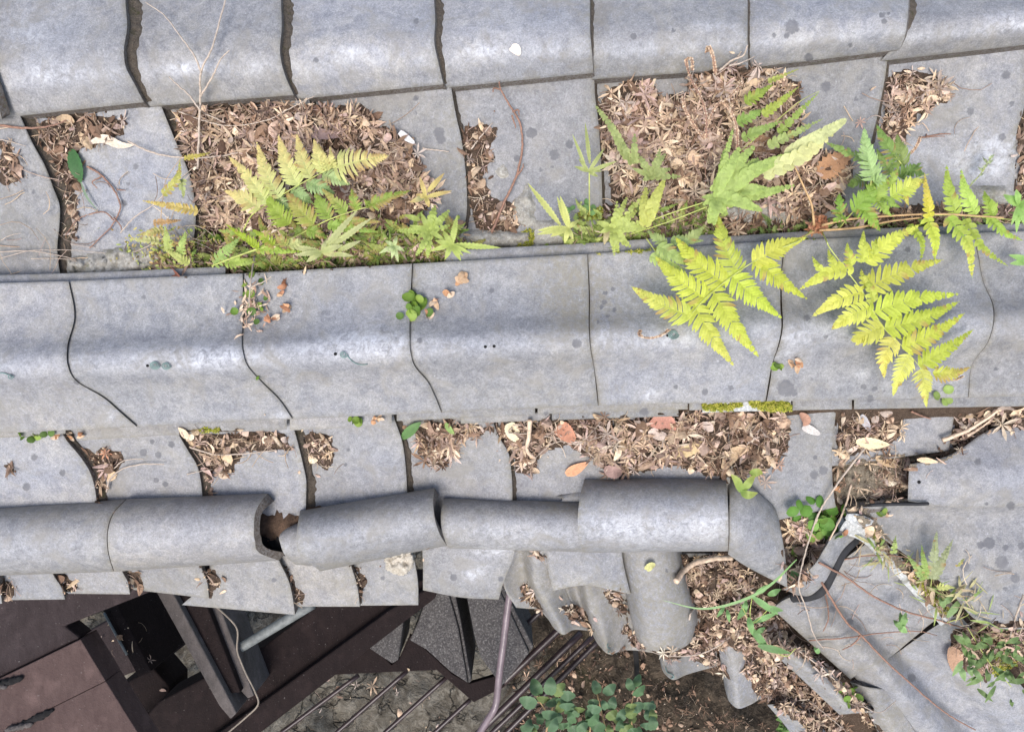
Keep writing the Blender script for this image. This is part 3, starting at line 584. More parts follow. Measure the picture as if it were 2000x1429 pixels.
def bar(name, pts, r, mat, label=None, cat=None, group=None, parent=None, seg=8, taper=1.0, jit=0.0, n=None, flat=1.0):
    P = np.array([cc(*p) for p in pts]); m = n or max(2, (len(P)-1)*8+1)
    if len(P) > 2: P = crv(np.linspace(0, 1, len(P)), P, np.linspace(0, 1, m))
    else: P = P[0]+(P[1]-P[0])*np.linspace(0, 1, m)[:, None]
    V = []; Fc = []; k = len(P)
    for i in range(k):
        t = P[min(i+1, k-1)]-P[max(i-1, 0)]; t /= np.linalg.norm(t)+1e-9
        a = np.cross(t, [0, 0, 1.]); a /= np.linalg.norm(a)+1e-9; b = np.cross(t, a)
        rr = r*(1+(taper-1)*i/(k-1))
        c = P[i]+(np.array([random.uniform(-1, 1), random.uniform(-1, 1), random.uniform(-.5, .5)])*jit if jit else 0)
        for j in range(seg):
            w = 2*math.pi*j/seg; V.append(c+rr*(a*math.cos(w)+b*math.sin(w)*flat))
    for i in range(k-1):
        for j in range(seg): Fc.append((i*seg+j, i*seg+(j+1) % seg, (i+1)*seg+(j+1) % seg, (i+1)*seg+j))
    Fc.append(tuple(range(seg))[::-1]); Fc.append(tuple((k-1)*seg+j for j in range(seg)))
    return tag(link(name, V, Fc, mat, parent), label, cat if parent is None else None, group)
SHADE = plain('painted_shade', (.018,.018,.02), .8)  # flat dark colour that stands in for shade
bar('collar_shadow', [(1548,1166,-.260),(1580,1163,-.236),(1606,1150,-.217),(1628,1110,-.204),(1646,1076,-.203),(1670,1052,-.212)], .0095, SHADE, 'dark bent tube standing in for the shadow under the grey collar rim', 'collar_shadow', seg=10)  # added dark tube, paints the shadow under the collar rim
bar('gap_shade_strip', [(1700,986,-.136),(1750,984,-.134),(1790,984,-.134),(1813,983,-.136)], .0030, SHADE, 'short dark strip standing in for the shaded gap along the notch of the broad grey tile', 'gap_shade', seg=6)  # added dark strip, paints the shade of the notch gap
# timber box, bottom left
root = empty('timber_box', cc(100, 1300, -.4), 'big reddish brown painted timber end at the bottom left corner', 'timber beam')
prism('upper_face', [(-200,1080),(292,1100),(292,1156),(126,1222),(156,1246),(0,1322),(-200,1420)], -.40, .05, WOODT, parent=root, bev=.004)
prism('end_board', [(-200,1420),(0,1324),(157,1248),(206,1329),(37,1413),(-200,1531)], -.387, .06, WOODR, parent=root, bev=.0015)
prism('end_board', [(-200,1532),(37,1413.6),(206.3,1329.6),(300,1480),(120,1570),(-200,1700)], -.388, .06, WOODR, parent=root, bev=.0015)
for q in ([(-10,1335,-.383),(20,1330,-.383),(45,1322,-.383)], [(30,1420,-.386),(70,1402,-.386),(105,1385,-.386)]):
    lump('split', q, .007, BLACK, None, None, parent=root, rough=.9)
    lump('splinter', [(q[0][0]-20, q[0][1]+6, -.382), (q[1][0]-6, q[1][1]+10, -.380)], .006, WOODG, None, None, parent=root, rough=.9)
# posts
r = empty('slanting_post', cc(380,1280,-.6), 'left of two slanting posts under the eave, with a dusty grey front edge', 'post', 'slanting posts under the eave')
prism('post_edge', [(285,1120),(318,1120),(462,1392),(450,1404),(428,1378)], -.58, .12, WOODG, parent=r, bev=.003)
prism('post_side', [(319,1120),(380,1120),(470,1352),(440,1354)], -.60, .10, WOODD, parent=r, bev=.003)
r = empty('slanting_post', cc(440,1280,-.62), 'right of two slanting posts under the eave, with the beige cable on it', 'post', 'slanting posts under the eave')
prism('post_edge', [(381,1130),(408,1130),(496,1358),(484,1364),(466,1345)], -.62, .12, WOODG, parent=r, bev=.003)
prism('inner_brace', [(194,1180),(226,1172),(296,1310),(270,1322)], -.72, .2, WOODD, 'short dark brace seen between the timber box and the posts', 'brace', bev=.003)
bar('pale_strip', [(203,1196,-.715),(248,1278,-.715)], .003, PIPE, 'thin pale strip along the short dark brace', 'strip')
r = empty('main_beam', cc(560,1310,-.7), 'wide dark brown beam rising diagonally to the right under the eaves', 'beam')
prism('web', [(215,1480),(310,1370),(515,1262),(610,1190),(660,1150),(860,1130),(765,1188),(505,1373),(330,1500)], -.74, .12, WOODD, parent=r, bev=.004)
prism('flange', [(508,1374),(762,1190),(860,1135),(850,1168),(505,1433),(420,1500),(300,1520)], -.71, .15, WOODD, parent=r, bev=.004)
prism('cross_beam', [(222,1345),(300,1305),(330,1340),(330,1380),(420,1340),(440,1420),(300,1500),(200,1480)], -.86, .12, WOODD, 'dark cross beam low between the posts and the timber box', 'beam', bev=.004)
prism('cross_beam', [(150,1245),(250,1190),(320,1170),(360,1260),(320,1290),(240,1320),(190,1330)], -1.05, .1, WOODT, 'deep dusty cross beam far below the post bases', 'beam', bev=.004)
bar('drain_pipe', [(440,1282,-.66),(610,1180,-.62)], .0095*1.25, PIPE, 'pale grey pipe crossing behind the posts', 'pipe', seg=16)
bar('cable', [(405,1170,-.56),(440,1200,-.55),(463,1228,-.55),(463,1268,-.56),(472,1295,-.56),(482,1318,-.56),(498,1350,-.57),(504,1375,-.58),(480,1400,-.6),(445,1430,-.62)], .0022, CABLE, 'thin beige cable hanging along the right slanting post', 'cable', seg=6)
# granite blocks
def gran(poly, d, dep, label, extra=None):
    r = empty('granite_block', cc(poly[0][0], poly[0][1], d), label, 'stone block', 'rough granite wedges below the eave')
    prism('face', poly, d, dep, GRAN, parent=r, bev=.004)
    if extra: prism('side', extra, d-.01, dep, GRAN, parent=r, bev=.003)
gran([(715,1262),(800,1170),(790,1200),(778,1288),(766,1296)], -.82, .2, 'small pointed granite wedge next to the main beam')
gran([(800,1250),(816,1215),(845,1130),(868,1130),(895,1225),(914,1334),(880,1312),(832,1268)], -.80, .25, 'tall speckled granite wedge in the middle of the three', [(869,1130),(882,1130),(898,1200),(921,1330),(915,1334),(897,1225)])
gran([(905,1130),(965,1130),(1034,1275),(980,1340),(939,1284),(926,1240)], -.78, .25, 'broad granite wedge behind the handrail', [(966,1130),(985,1150),(1042,1262),(1035,1274)])
gran([(510,1262),(560,1225),(600,1190),(640,1180),(600,1222),(520,1268)], -.9, .1, 'granite sliver behind the grey pipe')
prism('steel_bracket', [(640,1318),(724,1258),(765,1298),(780,1285),(800,1240),(832,1268),(884,1316),(918,1334),(972,1318),(986,1340),(925,1371),(853,1308),(760,1312)], -.86, .02, WOODD, 'angular dark brown steel bracket under the granite wedges', 'bracket', bev=.002)
# railing
bl = ['first thin brown bar over the rock, nearest the main beam','second thin brown bar over the rock','third thin brown bar over the rock','fourth thin brown bar, below the bracket tip']
for i, (a, b) in enumerate((((700,1318),(540,1437)), ((795,1310),(640,1445)), ((872,1322),(735,1445)), ((918,1366),(835,1442)))):
    bar('railing_bar', [(*a, -.95), (*b, -.95)], .0062, RAIL, bl[i], 'railing bar', 'thin parallel bars over the rock', seg=8)
bl = ['upper right bar passing behind the handrail','wide brown bar ending at the handrail foot','topmost of the bundled long bars','middle of the bundled long bars','lowest of the bundled long bars']
for i, (a, b, w, dd_) in enumerate((((1060,1190),(985,1258),.008,-.9), ((1110,1212),(975,1340),.010,-.92), ((1135,1235),(925,1440),.010,-.94), ((1160,1240),(945,1445),.007,-.93), ((1185,1235),(968,1450),.008,-.96))):
    bar('railing_bar', [(*a, dd_), (*b, dd_)], w, RAIL, bl[i], 'railing bar', 'long bars right of the handrail', seg=8)
bar('handrail', [(1002,1120,-.60),(992,1185,-.61),(984,1250,-.62),(975,1320,-.63),(970,1368,-.64),(963,1388,-.64),(948,1412,-.65),(925,1450,-.66)], .0085, TUBE, 'bent mauve brown handrail tube with a bright highlight', 'handrail', seg=16, n=60)
bar('black_pipe', [(1240,1262,-.8),(1243,1290,-.85),(1244,1325,-.95)], .007, BLACK, 'short black hose hanging below the side roof', 'hose')
# ---------------------------------------------------------------- rock ground
gx = np.concatenate([np.linspace(-30, -2.2, 14), np.linspace(-2, 2, 210), np.linspace(2.2, 30, 14)])
gy = np.concatenate([np.linspace(-30, -2.6, 14), np.linspace(-2.4, 1.2, 190), np.linspace(1.4, 30, 14)])
GX, GY = np.meshgrid(gx, gy); Z = np.zeros_like(GX)
for j in range(len(gy)):
    for i in range(len(gx)):
        x, y = gx[i], gy[j]
        c1 = noise.noise((x*1.2, y*1.2, 3)); v = noise.voronoi((x*2.8+c1, y*2.8-c1, 2.2))[0]
        Z[j, i] = .95+.16*c1+.15*min(v[1]-v[0], .35)+.05*noise.noise((x*7, y*7, 1))+.03*noise.noise((x*18, y*18, 5))
nyy, nxx = GX.shape; idx = np.arange(nyy*nxx).reshape(nyy, nxx)
Vw = np.stack([GX, GY, Z], -1).reshape(-1, 3); Vc = (Vw-CL) @ R
o = link('ground_rock', Vc, np.stack([idx[:-1, :-1], idx[:-1, 1:], idx[1:, 1:], idx[1:, :-1]], -1).reshape(-1, 4), ground_mat(), smooth=True, solid=False)
tag(o, kind='structure'); o['label'] = 'cracked brown grey rock ground below the roof'
SOL.append((Vw, np.stack([idx[:-1, :-1], idx[:-1, 1:], idx[1:, 1:], idx[1:, :-1]], -1).reshape(-1, 4)))
# ---------------------------------------------------------------- ray casting on what is built
allV = []; allF = []; off = 0
for V, Fc in SOL:
    allV += [tuple(v) for v in V]; allF += [tuple(int(i)+off for i in f) for f in Fc]; off += len(V)
BV = BVHTree.FromPolygons(allV, allF)
CLv = Vector(CL)
def sd(px, py):
    """camera-frame depth d of the built surface seen at a photo position"""
    dirw = Vector(R @ np.array([(px-1000)/F, (714.5-py)/F, -1.0]))
    h = BV.ray_cast(CLv, dirw)
    if h[0] is None: return -1.0
    return D0+((np.array(h[0])-CL) @ R)[2]
# ---------------------------------------------------------------- leaves, litter
def inpoly(x, y, P):
    c = False; j = len(P)-1
    for i in range(len(P)):
        if (P[i][1] > y) != (P[j][1] > y) and x < (P[j][0]-P[i][0])*(y-P[i][1])/(P[j][1]-P[i][1])+P[i][0]: c = not c
        j = i
    return c
def edist(x, y, P):
    m = 1e9
    for i in range(len(P)):
        ax, ay = P[i]; bx_, by_ = P[(i+1) % len(P)]; dx, dy = bx_-ax, by_-ay; L2 = dx*dx+dy*dy+1e-9
        t = max(0, min(1, ((x-ax)*dx+(y-ay)*dy)/L2)); m = min(m, math.hypot(x-ax-t*dx, y-ay-t*dy))
    return m
TAN = [(.50,.37,.27),(.44,.32,.24),(.58,.45,.33),(.38,.28,.23),(.30,.22,.18),(.45,.33,.30),(.62,.50,.38),(.26,.18,.14),(.50,.38,.32),(.54,.41,.28),(.46,.38,.34)]
PINK = [(.42,.30,.25),(.48,.36,.30),(.36,.25,.20)]
DARK = [(.16,.10,.07),(.12,.075,.055),(.20,.13,.09),(.26,.17,.12)]
PALEC = [(.62,.50,.37),(.66,.56,.45),(.56,.44,.32)]
WARM = np.array([1.0, .975, .92])
def rc(P, v=.18):
    c = np.array(random.choice(P)); return np.clip(c*random.uniform(1-v, 1+v)*1.1*WARM, 0, .9)
def frame(tilt=.6, ang=None):
    """random leaf frame facing camera-ish"""
    a = random.uniform(0, 2*math.pi) if ang is None else ang
    rx, ry = random.gauss(0, tilt), random.gauss(0, tilt)
    M = Matrix.Rotation(rx, 3, 'X') @ Matrix.Rotation(ry, 3, 'Y') @ Matrix.Rotation(a, 3, 'Z')
    return np.array(M)
def maple(mb, c, r, col, M, lobes=7, curl=.35):
    """flat palmate leaf: centre fan of lobe tips and notches, tips curled"""
    V = [np.zeros(3)]; Fc = []; cs = [col*.85]; n = lobes
    sp = 2*math.pi*.86
    for i in range(n):
        a = -sp/2+sp*i/(n-1); L = r*(1-.38*abs(2*i/(n-1)-1)**1.6)*random.uniform(.88, 1.06); w = .17
        z = random.uniform(-curl, curl*.9)
        for rr, aw in ((.30, -.24), (.62, -w), (1.0, 0), (.62, w), (.30, .24)):
            zz = z*rr*rr*L*1.2; ct = 1-.25*abs(z)*rr
            V.append(np.array([math.sin(a+aw)*rr*L*ct, math.cos(a+aw)*rr*L*ct, zz])); cs.append(col*(1.12 if rr > .9 else 1.0))
        V.append(np.array([math.sin(a)*.55*L, math.cos(a)*.55*L, z*.3*L*1.2-.03*r])); cs.append(col*.9)
        b = 1+6*i; m_ = b+5
        Fc += [(0, m_, b), (b, m_, b+1), (b+1, m_, b+2), (b+2, m_, b+3), (b+3, m_, b+4), (b+4, m_, 0)]
    V = np.array(V) @ M.T + c
    mb.add(V, Fc, np.clip(np.array(cs), 0, 1))
def scrap(mb, c, l, w, col, M, bend=.6, n=4):
    """curled strip of dead leaf"""
    V = []; k = random.uniform(-bend, bend)*3; tw = random.uniform(-1, 1)
    for i in range(n+1):
        t = i/n-.5; a = k*t; x = math.sin(a)/k*l if abs(k) > .05 else t*l; z = (1-math.cos(a))/k*l if abs(k) > .05 else 0
        ww = w*(1-(2*t)**2*.75); q = tw*t*1.6
        V += [np.array([x, -ww*math.cos(q), z-ww*math.sin(q)]), np.array([x, 0, z+ww*.25]), np.array([x, ww*math.cos(q), z+ww*math.sin(q)])]
    Fc = []
    for i in range(n):
        for j in range(2): a = i*3+j; Fc.append((a, a+1, a+4, a+3))
    mb.add(np.array(V) @ M.T + c, Fc, col)
def seed(mb, c, r, col, M):
    V = np.array([(r, 0, 0), (-r, 0, 0), (0, r*.6, 0), (0, -r*.6, 0), (0, 0, r*.4), (0, 0, -r*.4)]) @ M.T + c
    mb.add(V, [(0, 2, 4), (2, 1, 4), (1, 3, 4), (3, 0, 4), (2, 0, 5), (1, 2, 5), (3, 1, 5), (0, 3, 5)], col)
def straw(mb, c, l, col, M, w=.0006):
    k = random.uniform(-1.2, 1.2); V = []
    for i in range(5):
        t = i/4-.5; p = np.array([t*l, k*t*t*l, random.uniform(-.04, .06)*l]); V += [p+np.array([0, w, 0]), p-np.array([0, w, 0]), p+np.array([0, 0, w*1.5])]
    Fc = []
    for i in range(4):
        for j in range(3): Fc.append((i*3+j, i*3+(j+1) % 3, (i+1)*3+(j+1) % 3, (i+1)*3+j))
    mb.add(np.array(V) @ M.T + c, Fc, col)
def litter(name, polys, label, h=.014, dens=1.0, mix_=(.28, .40, .17, .15), scale=1.0, pal=None, soil=True, kind='stuff', cat=None, fade=26, step=5, base=0.0, soilmat=None, big=0, dmin=-.6):
    mb = MB(); pal = pal or (TAN*3+PINK+PALEC*2+DARK*3)
    for P in polys:
        xs = [p[0] for p in P]; ys = [p[1] for p in P]; x0, x1, y0, y1 = min(xs)-step, max(xs)+step, min(ys)-step, max(ys)+step
        nx = int((x1-x0)/step)+2; ny = int((y1-y0)/step)+2; H = np.full((ny, nx), -9.0); Dp = np.full((ny, nx), -9.0); so = random.uniform(0, 99)
        for j in range(ny):
            for i in range(nx):
                x = x0+i*step; y = y0+j*step
                e = edist(x, y, P)*(1 if inpoly(x, y, P) else -1)+9*n3(x, y, so, .07)
                if e > -step*1.2:
                    H[j, i] = max(0, min(1, e/fade))**.6; Dp[j, i] = sd(x, y)
        ok = Dp > dmin
        if soil:
            idx = -np.ones((ny, nx), int); V = []; cs = []
            for j in range(ny):
                for i in range(nx):
                    if ok[j, i]:
                        idx[j, i] = len(V); d = Dp[j, i]+H[j, i]*h*(.75+.5*n3(i, j, so, .35))-.0008; V.append(cc(x0+i*step, y0+j*step, d))
            Fc = [(idx[j, i], idx[j+1, i], idx[j+1, i+1], idx[j, i+1]) for j in range(ny-1) for i in range(nx-1) if ok[j, i] and ok[j+1, i] and ok[j+1, i+1] and ok[j, i+1] and max(Dp[j:j+2, i:i+2].ravel())-min(Dp[j:j+2, i:i+2].ravel()) < .05]
            if Fc: mb.add(V, Fc, (.1, .07, .05), 1)
        area = ok.sum()*step*step; n = int(area/62*dens)
        cand = np.argwhere(ok & (H > .02)) if (ok & (H > .02)).any() else []
        if len(cand) == 0: continue
        for q in range(n):
            j, i = cand[random.randrange(len(cand))]
            if random.random() > .35+.65*min(1, H[j, i]*1.3): continue
            x = x0+(i+random.random()-.5)*step; y = y0+(j+random.random()-.5)*step
            if random.random() < .07:
                x += random.gauss(0, 17); y += random.gauss(0, 15); dd_ = sd(x, y)
                if dd_ < dmin or abs(dd_-Dp[j, i]) > .05: continue
                straw_or = random.random(); c = cc(x, y, dd_+.0025); m = px2m(dd_)
                if straw_or < .4: scrap(mb, c, random.uniform(7, 18)*m, random.uniform(1.5, 4)*m, rc(pal, .3), frame(.25), .8)
                elif straw_or < .7: straw(mb, c, random.uniform(10, 30)*m, rc(TAN+DARK), frame(.15), .0004)
                else: seed(mb, c, random.uniform(1.2, 3)*m, rc(PALEC+DARK), frame(.3))
                continue
            m = px2m(Dp[j, i]); d = Dp[j, i]+H[j, i]*h*random.uniform(.55, 1.25)+.0015; c = cc(x, y, d); u = random.random(); t = .45 if H[j, i] > .5 else .3
            if u < mix_[0]:
                maple(mb, c+np.array([0, 0, .002]), random.choice((11,14,17,21,27,32))*random.uniform(.9,1.15)*m*scale, rc(pal, .32), frame(t), random.choice((5, 7, 7)), random.uniform(.3, 1.1))
            elif u < mix_[0]+mix_[1]:
                scrap(mb, c+np.array([0, 0, .001]), random.choice((8,14,22,34))*random.uniform(.8,1.2)*m*scale, random.choice((1.5,2.5,4,6,9))*m*scale, rc(pal, .32), frame(t*1.2), 1)
            elif u < mix_[0]+mix_[1]+mix_[2]:
                seed(mb, c, random.uniform(1.6, 4)*m*scale, rc(PALEC+TAN+DARK), frame(.6))
            else: straw(mb, c+np.array([0, 0, .002]), random.uniform(18, 48)*m*scale, rc(PALEC+TAN+PINK), frame(.25), .0005*scale)
    o = mb.build(name, [DRY, soilmat or SOIL], smooth=False)
    return tag(o, label, cat, None, kind)
MIXM = (.34, .40, .08, .18); MIXC = (.06, .38, .38, .18)
litter('leaf_litter', [[(352,225),(392,208),(470,205),(600,205),(640,212),(700,205),(728,222),(742,250),(785,262),(815,300),(830,340),(850,370),(845,400),(800,430),(700,470),(560,480),(480,470),(400,460),(388,400),(368,330),(345,260)]], 'big heap of dry maple leaves behind the pale fern', mix_=MIXM, h=.016, scale=1.2)
litter('leaf_litter', [[(1172,215),(1190,175),(1250,155),(1275,165),(1290,195),(1340,180),(1350,150),(1400,135),(1450,128),(1510,135),(1560,165),(1565,220),(1560,280),(1600,290),(1650,300),(1668,330),(1640,400),(1590,430),(1500,425),(1400,400),(1300,400),(1195,395),(1190,340),(1172,280)]], 'widest heap of dry maple leaves under the curled dead fronds', mix_=MIXM, h=.020, scale=1.2)
litter('leaf_litter', [[(1735,150),(1760,135),(1800,140),(1838,155),(1860,175),(1850,200),(1825,205),(1800,225),(1780,250),(1765,280),(1735,290),(1722,265),(1728,200)]], 'small brown leaf pile right of the second row seam at the upper right', mix_=MIXM, h=.010)
litter('leaf_litter', [[(1003,850),(985,835),(1010,822),(1200,815),(1400,806),(1530,805),(1545,840),(1535,880),(1520,900),(1480,925),(1425,935),(1330,912),(1290,910),(1240,925),(1190,925),(1160,895),(1110,870),(1060,880),(1045,925),(1010,920)]], 'long drift of dry leaves below the middle ridge', mix_=MIXM, h=.018, scale=1.1)
litter('leaf_litter', [[(800,835),(850,822),(900,830),(960,838),(905,860),(890,890),(862,915),(835,910),(815,885),(815,860)],[(900,832),(985,832),(1000,860),(990,870),(960,842)]], 'spiky little maple leaf heap left of the smooth grey pan', scale=1.15, mix_=(.45,.3,.08,.17), h=.012)
litter('leaf_litter', [[(350,848),(365,838),(500,838),(562,845),(572,880),(540,880),(475,882),(455,920),(430,930),(400,905),(380,880)],[(588,845),(650,845),(652,880),(645,915),(612,908),(598,880)]], 'crumbly leaf bits beside the lying twig', mix_=MIXC, h=.008)
litter('leaf_litter', [[(1640,805),(1700,802),(1760,808),(1765,835),(1750,855),(1735,880),(1690,885),(1635,895),(1635,850)],[(1862,808),(1935,795),(2010,798),(2010,838),(1950,840),(1900,855),(1880,880),(1858,872)]], 'leaf bits and gravel under the ridge at the right', mix_=(.15,.35,.35,.15), h=.009)
litter('leaf_litter', [[(1635,905),(1705,892),(1770,884),(1855,880),(1880,876),(1860,895),(1800,905),(1776,915),(1772,975),(1700,982),(1650,985),(1632,960)]], 'granular dirt pocket with maple leaves left of the notched tile', mix_=(.10,.25,.5,.15), h=.012, soilmat=SAND)
litter('leaf_litter', [[(1645,985),(1690,982),(1702,1005),(1720,1030),(1790,1110),(1850,1170),(1880,1205),(1850,1215),(1780,1140),(1720,1075),(1665,1010)]], 'gravelly strip along the diagonal tile seam', mix_=(.04,.22,.6,.14), h=.008, soilmat=SAND, dens=.9)
litter('leaf_litter', [[(1325,1082),(1420,1085),(1480,1128),(1508,1182),(1545,1236),(1590,1270),(1645,1322),(1690,1370),(1725,1440),(1712,1440),(1680,1395),(1625,1335),(1580,1288),(1548,1270),(1528,1284),(1568,1328),(1620,1380),(1650,1412),(1668,1440),(1590,1440),(1540,1395),(1480,1360),(1462,1325),(1450,1270),(1425,1262),(1400,1270),(1430,1330),(1400,1305),(1345,1285),(1300,1285),(1262,1275),(1345,1262),(1368,1212),(1350,1160)]], 'broad slope of leaf litter on the small side roof', mix_=(.2,.5,.12,.18), h=.020, scale=.68, dens=2.1)
litter('leaf_litter', [[(1012,1145),(1030,1140),(1045,1165),(1065,1200),(1050,1195),(1025,1170)],[(1095,1185),(1125,1178),(1140,1195),(1170,1240),(1150,1232),(1110,1205)],[(1180,1155),(1210,1152),(1226,1190),(1230,1225),(1255,1265),(1240,1262),(1215,1235),(1222,1200),(1190,1180)],[(1030,1076),(1058,1076),(1062,1088),(1050,1088)]], 'straw coloured crumbs caught in the grooves of the side roof', mix_=MIXC, h=.007, scale=.8, dens=1.6)
litter('leaf_litter', [[(1525,1075),(1560,1060),(1590,1090),(1580,1130),(1550,1150),(1535,1130)],[(1530,1040),(1560,1010),(1600,1005),(1640,1010),(1625,1040),(1590,1080),(1550,1070)]], 'dark leaf pocket beneath the round leaved plant', h=.010, mix_=MIXM, dens=1.2)
litter('leaf_litter', [[(1850,1240),(1900,1215),(2010,1215),(2010,1290),(1960,1300),(1925,1330),(1880,1300)]], 'brown stalks and litter at the lower right edge', h=.012, mix_=(.1,.4,.1,.4))
litter('soil_crumbs', [[(60,245),(120,228),(200,222),(238,235),(245,260),(215,275),(180,290),(150,300),(165,330),(150,370),(150,470),(120,470),(122,400),(95,320)]], 'dark soil and crumbs spilling down the leftmost seams', h=.005, mix_=MIXC, dens=.9, pal=TAN+DARK*3)
litter('soil_crumbs', [[(-5,270),(20,280),(40,310),(50,345),(35,352),(10,365),(-5,360)]], 'crumbs at the left edge of the second row', h=.005, mix_=MIXC, pal=TAN+DARK)
litter('soil_crumbs', [[(905,240),(925,245),(950,240),(975,250),(960,280),(962,310),(945,345),(960,380),(1010,400),(1035,430),(1000,455),(930,450),(912,400),(905,320)]], 'dark soil wedge beside the curved dry stalk', h=.006, mix_=MIXC, dens=1.0, pal=TAN+DARK*3)
litter('soil_crumbs', [[(160,862),(185,880),(200,872),(235,880),(245,905),(230,925),(210,930),(205,985),(190,985),(188,930),(165,890)],[(0,905),(25,908),(35,925),(20,925)],[(393,905),(415,905),(418,960),(396,962)]], 'dark soil crumbs in the seams above the lower ridge', h=.005, mix_=(.02,.25,.6,.13), pal=TAN+DARK*3)
litter('soil_crumbs', [[(105,1122),(135,1120),(145,1140),(152,1160),(130,1172)],[(242,1112),(275,1113),(280,1135),(278,1150),(255,1158)],[(394,1104),(412,1104),(437,1135),(425,1152),(408,1165)],[(560,1100),(575,1130),(592,1160),(588,1180),(575,1180),(565,1130)],[(687,1104),(702,1103),(718,1130),(712,1150),(704,1180),(698,1140)],[(0,1130),(20,1128),(32,1150),(20,1175),(0,1165)],[(812,1080),(826,1080),(824,1110),(816,1120)]], 'dark soil crumbs in the seams of the eave tiles', h=.006, mix_=(.02,.25,.6,.13), pal=TAN+DARK*3, dens=.9)
litter('soil_crumbs', [[(1990,215),(2010,210),(2010,430),(1975,440),(1985,350)]], 'gravelly dirt at the right edge of the second row', h=.005, mix_=(.02,.2,.65,.13), pal=TAN+DARK)
litter('plant_debris', [[(390,465),(480,470),(700,468),(900,450),(905,480),(860,505),(700,522),(480,532),(330,540),(300,525),(330,490)]], 'dark debris packed behind the middle ridge left of centre', h=.022, mix_=MIXM, dens=.9, pal=TAN+DARK*2+PINK, base=.01)
litter('plant_debris', [[(1180,400),(1300,395),(1400,405),(1500,425),(1600,430),(1690,420),(1790,400),(1900,410),(2010,400),(2010,448),(1900,455),(1700,460),(1530,468),(1380,478),(1180,490)]], 'dark debris packed behind the middle ridge right of centre', h=.020, mix_=MIXM, dens=.8, pal=TAN+DARK*3)
litter('ground_litter', [[(1060,1235),(1120,1228),(1240,1280),(1300,1320),(1460,1390),(1550,1440),(960,1440),(1000,1350),(1030,1290)]], 'dark leaf mould and fallen bits on the soil under the shrub', soil=False, dmin=-9, h=.01, dens=.6, scale=.5, mix_=(.10,.45,.27,.18), pal=DARK*8+TAN[:3])
litter('rock_debris', [[(560,1330),(800,1300),(930,1370),(860,1440),(480,1440)],[(130,1200),(300,1200),(330,1350),(180,1300)]], 'scattered dry bits on the rock between the bars', soil=False, dmin=-9, h=.01, dens=.06, scale=.6, mix_=(.1,.4,.3,.2))
# mortar pieces
def mound(name, P, h, mat, label, cat, step=4, fade=12, kind=None, base=0, rg=1.0, group=None):
    mb = MB(); xs = [p[0] for p in P]; ys = [p[1] for p in P]; x0, y0 = min(xs)-step, min(ys)-step
    nx = int((max(xs)-x0)/step)+3; ny = int((max(ys)-y0)/step)+3; idx = -np.ones((ny, nx), int); V = []; so = random.uniform(0, 99)
    for j in range(ny):
        for i in range(nx):
            x = x0+i*step; y = y0+j*step; e = edist(x, y, P)*(1 if inpoly(x, y, P) else -1)+3*n3(x, y, so, .12)
            if e > -step:
                hh = max(0, min(1, e/fade))**.5; d = sd(x, y)+hh*h*(1+rg*.5*n3(x, y, so, .06)+rg*.3*n3(x, y, so+5, .2))-.001+base
                idx[j, i] = len(V); V.append(cc(x, y, d))
    Fc = [(idx[j, i], idx[j+1, i], idx[j+1, i+1], idx[j, i+1]) for j in range(ny-1) for i in range(nx-1) if min(idx[j, i], idx[j+1, i], idx[j+1, i+1], idx[j, i+1]) >= 0]
    mb.add(V, Fc, (.5, .5, .5)); return tag(mb.build(name, [mat], smooth=True), label, cat, group, kind)
mound('mortar', [(128,535),(130,505),(190,492),(260,478),(330,470),(345,500),(300,525),(225,545),(160,546)], .016, CEM, 'pale crumbling mortar behind the left part of the ridge', 'mortar', rg=1.6)
mound('mortar', [(880,462),(905,448),(1000,452),(1035,455),(1035,478),(960,486),(880,485)], .014, CEM, 'pale mortar ledge right of the green hand ferns', 'mortar', rg=1.4)
mound('mortar', [(1000,395),(1020,375),(1030,358),(1045,400),(1045,440),(1030,445),(1000,430)], .012, CEM, 'broken mortar lump below the curved dry stalk', 'mortar', rg=1.4)
mound('mortar', [(985,318),(995,345),(978,350),(962,335)], .006, CEM, 'small shard of mortar beside the curved dry stalk', 'mortar')
mound('mortar', [(1400,415),(1430,395),(1500,385),(1560,395),(1570,430),(1500,445),(1430,440)], .018, CEM, 'rounded grey mortar lump under the green hand fern', 'mortar')
mound('mortar', [(1850,365),(1960,362),(1985,380),(1990,400),(1900,405),(1850,395)], .012, CEM, 'grey mortar ledge at the far right behind the hanging fronds', 'mortar')
mound('mortar', [(1646,905),(1680,900),(1712,915),(1722,950),(1700,975),(1660,985),(1640,950)], .016, SAND, 'sandy mortar knob beneath the crossing twig', 'mortar', rg=1.8)
mound('mortar', [(1040,432),(1175,425),(1175,470),(1120,480),(1045,488)], .010, CEM, 'grey mortar face under the pale hand fern', 'mortar')
mound('plaster_chunk', [(750,1092),(775,1082),(812,1082),(808,1100),(795,1122),(780,1124),(755,1112)], .018, CHALK, 'bright pale plaster chunk lying on an eave tile', 'plaster chunk', fade=8, step=3, rg=1.6)
def yc(x, o): return yC0(x)+o
for x0, x1, a, b, lab in ((-60,440,-16,-1,'grey bedding tile edge behind the left end of the middle ridge'), (870,1400,-22,-1,'grey bedding tile edge showing behind the middle ridge at the centre'), (1405,2080,-16,-1,'grey bedding tile edge behind the right part of the ridge')):
    xs = np.linspace(x0, x1, 5); strip('ridge_course_tile', [(x, yc(x, a)) for x in xs], [(x, yc(x, b+8)) for x in xs], -.045, -.043, lab)
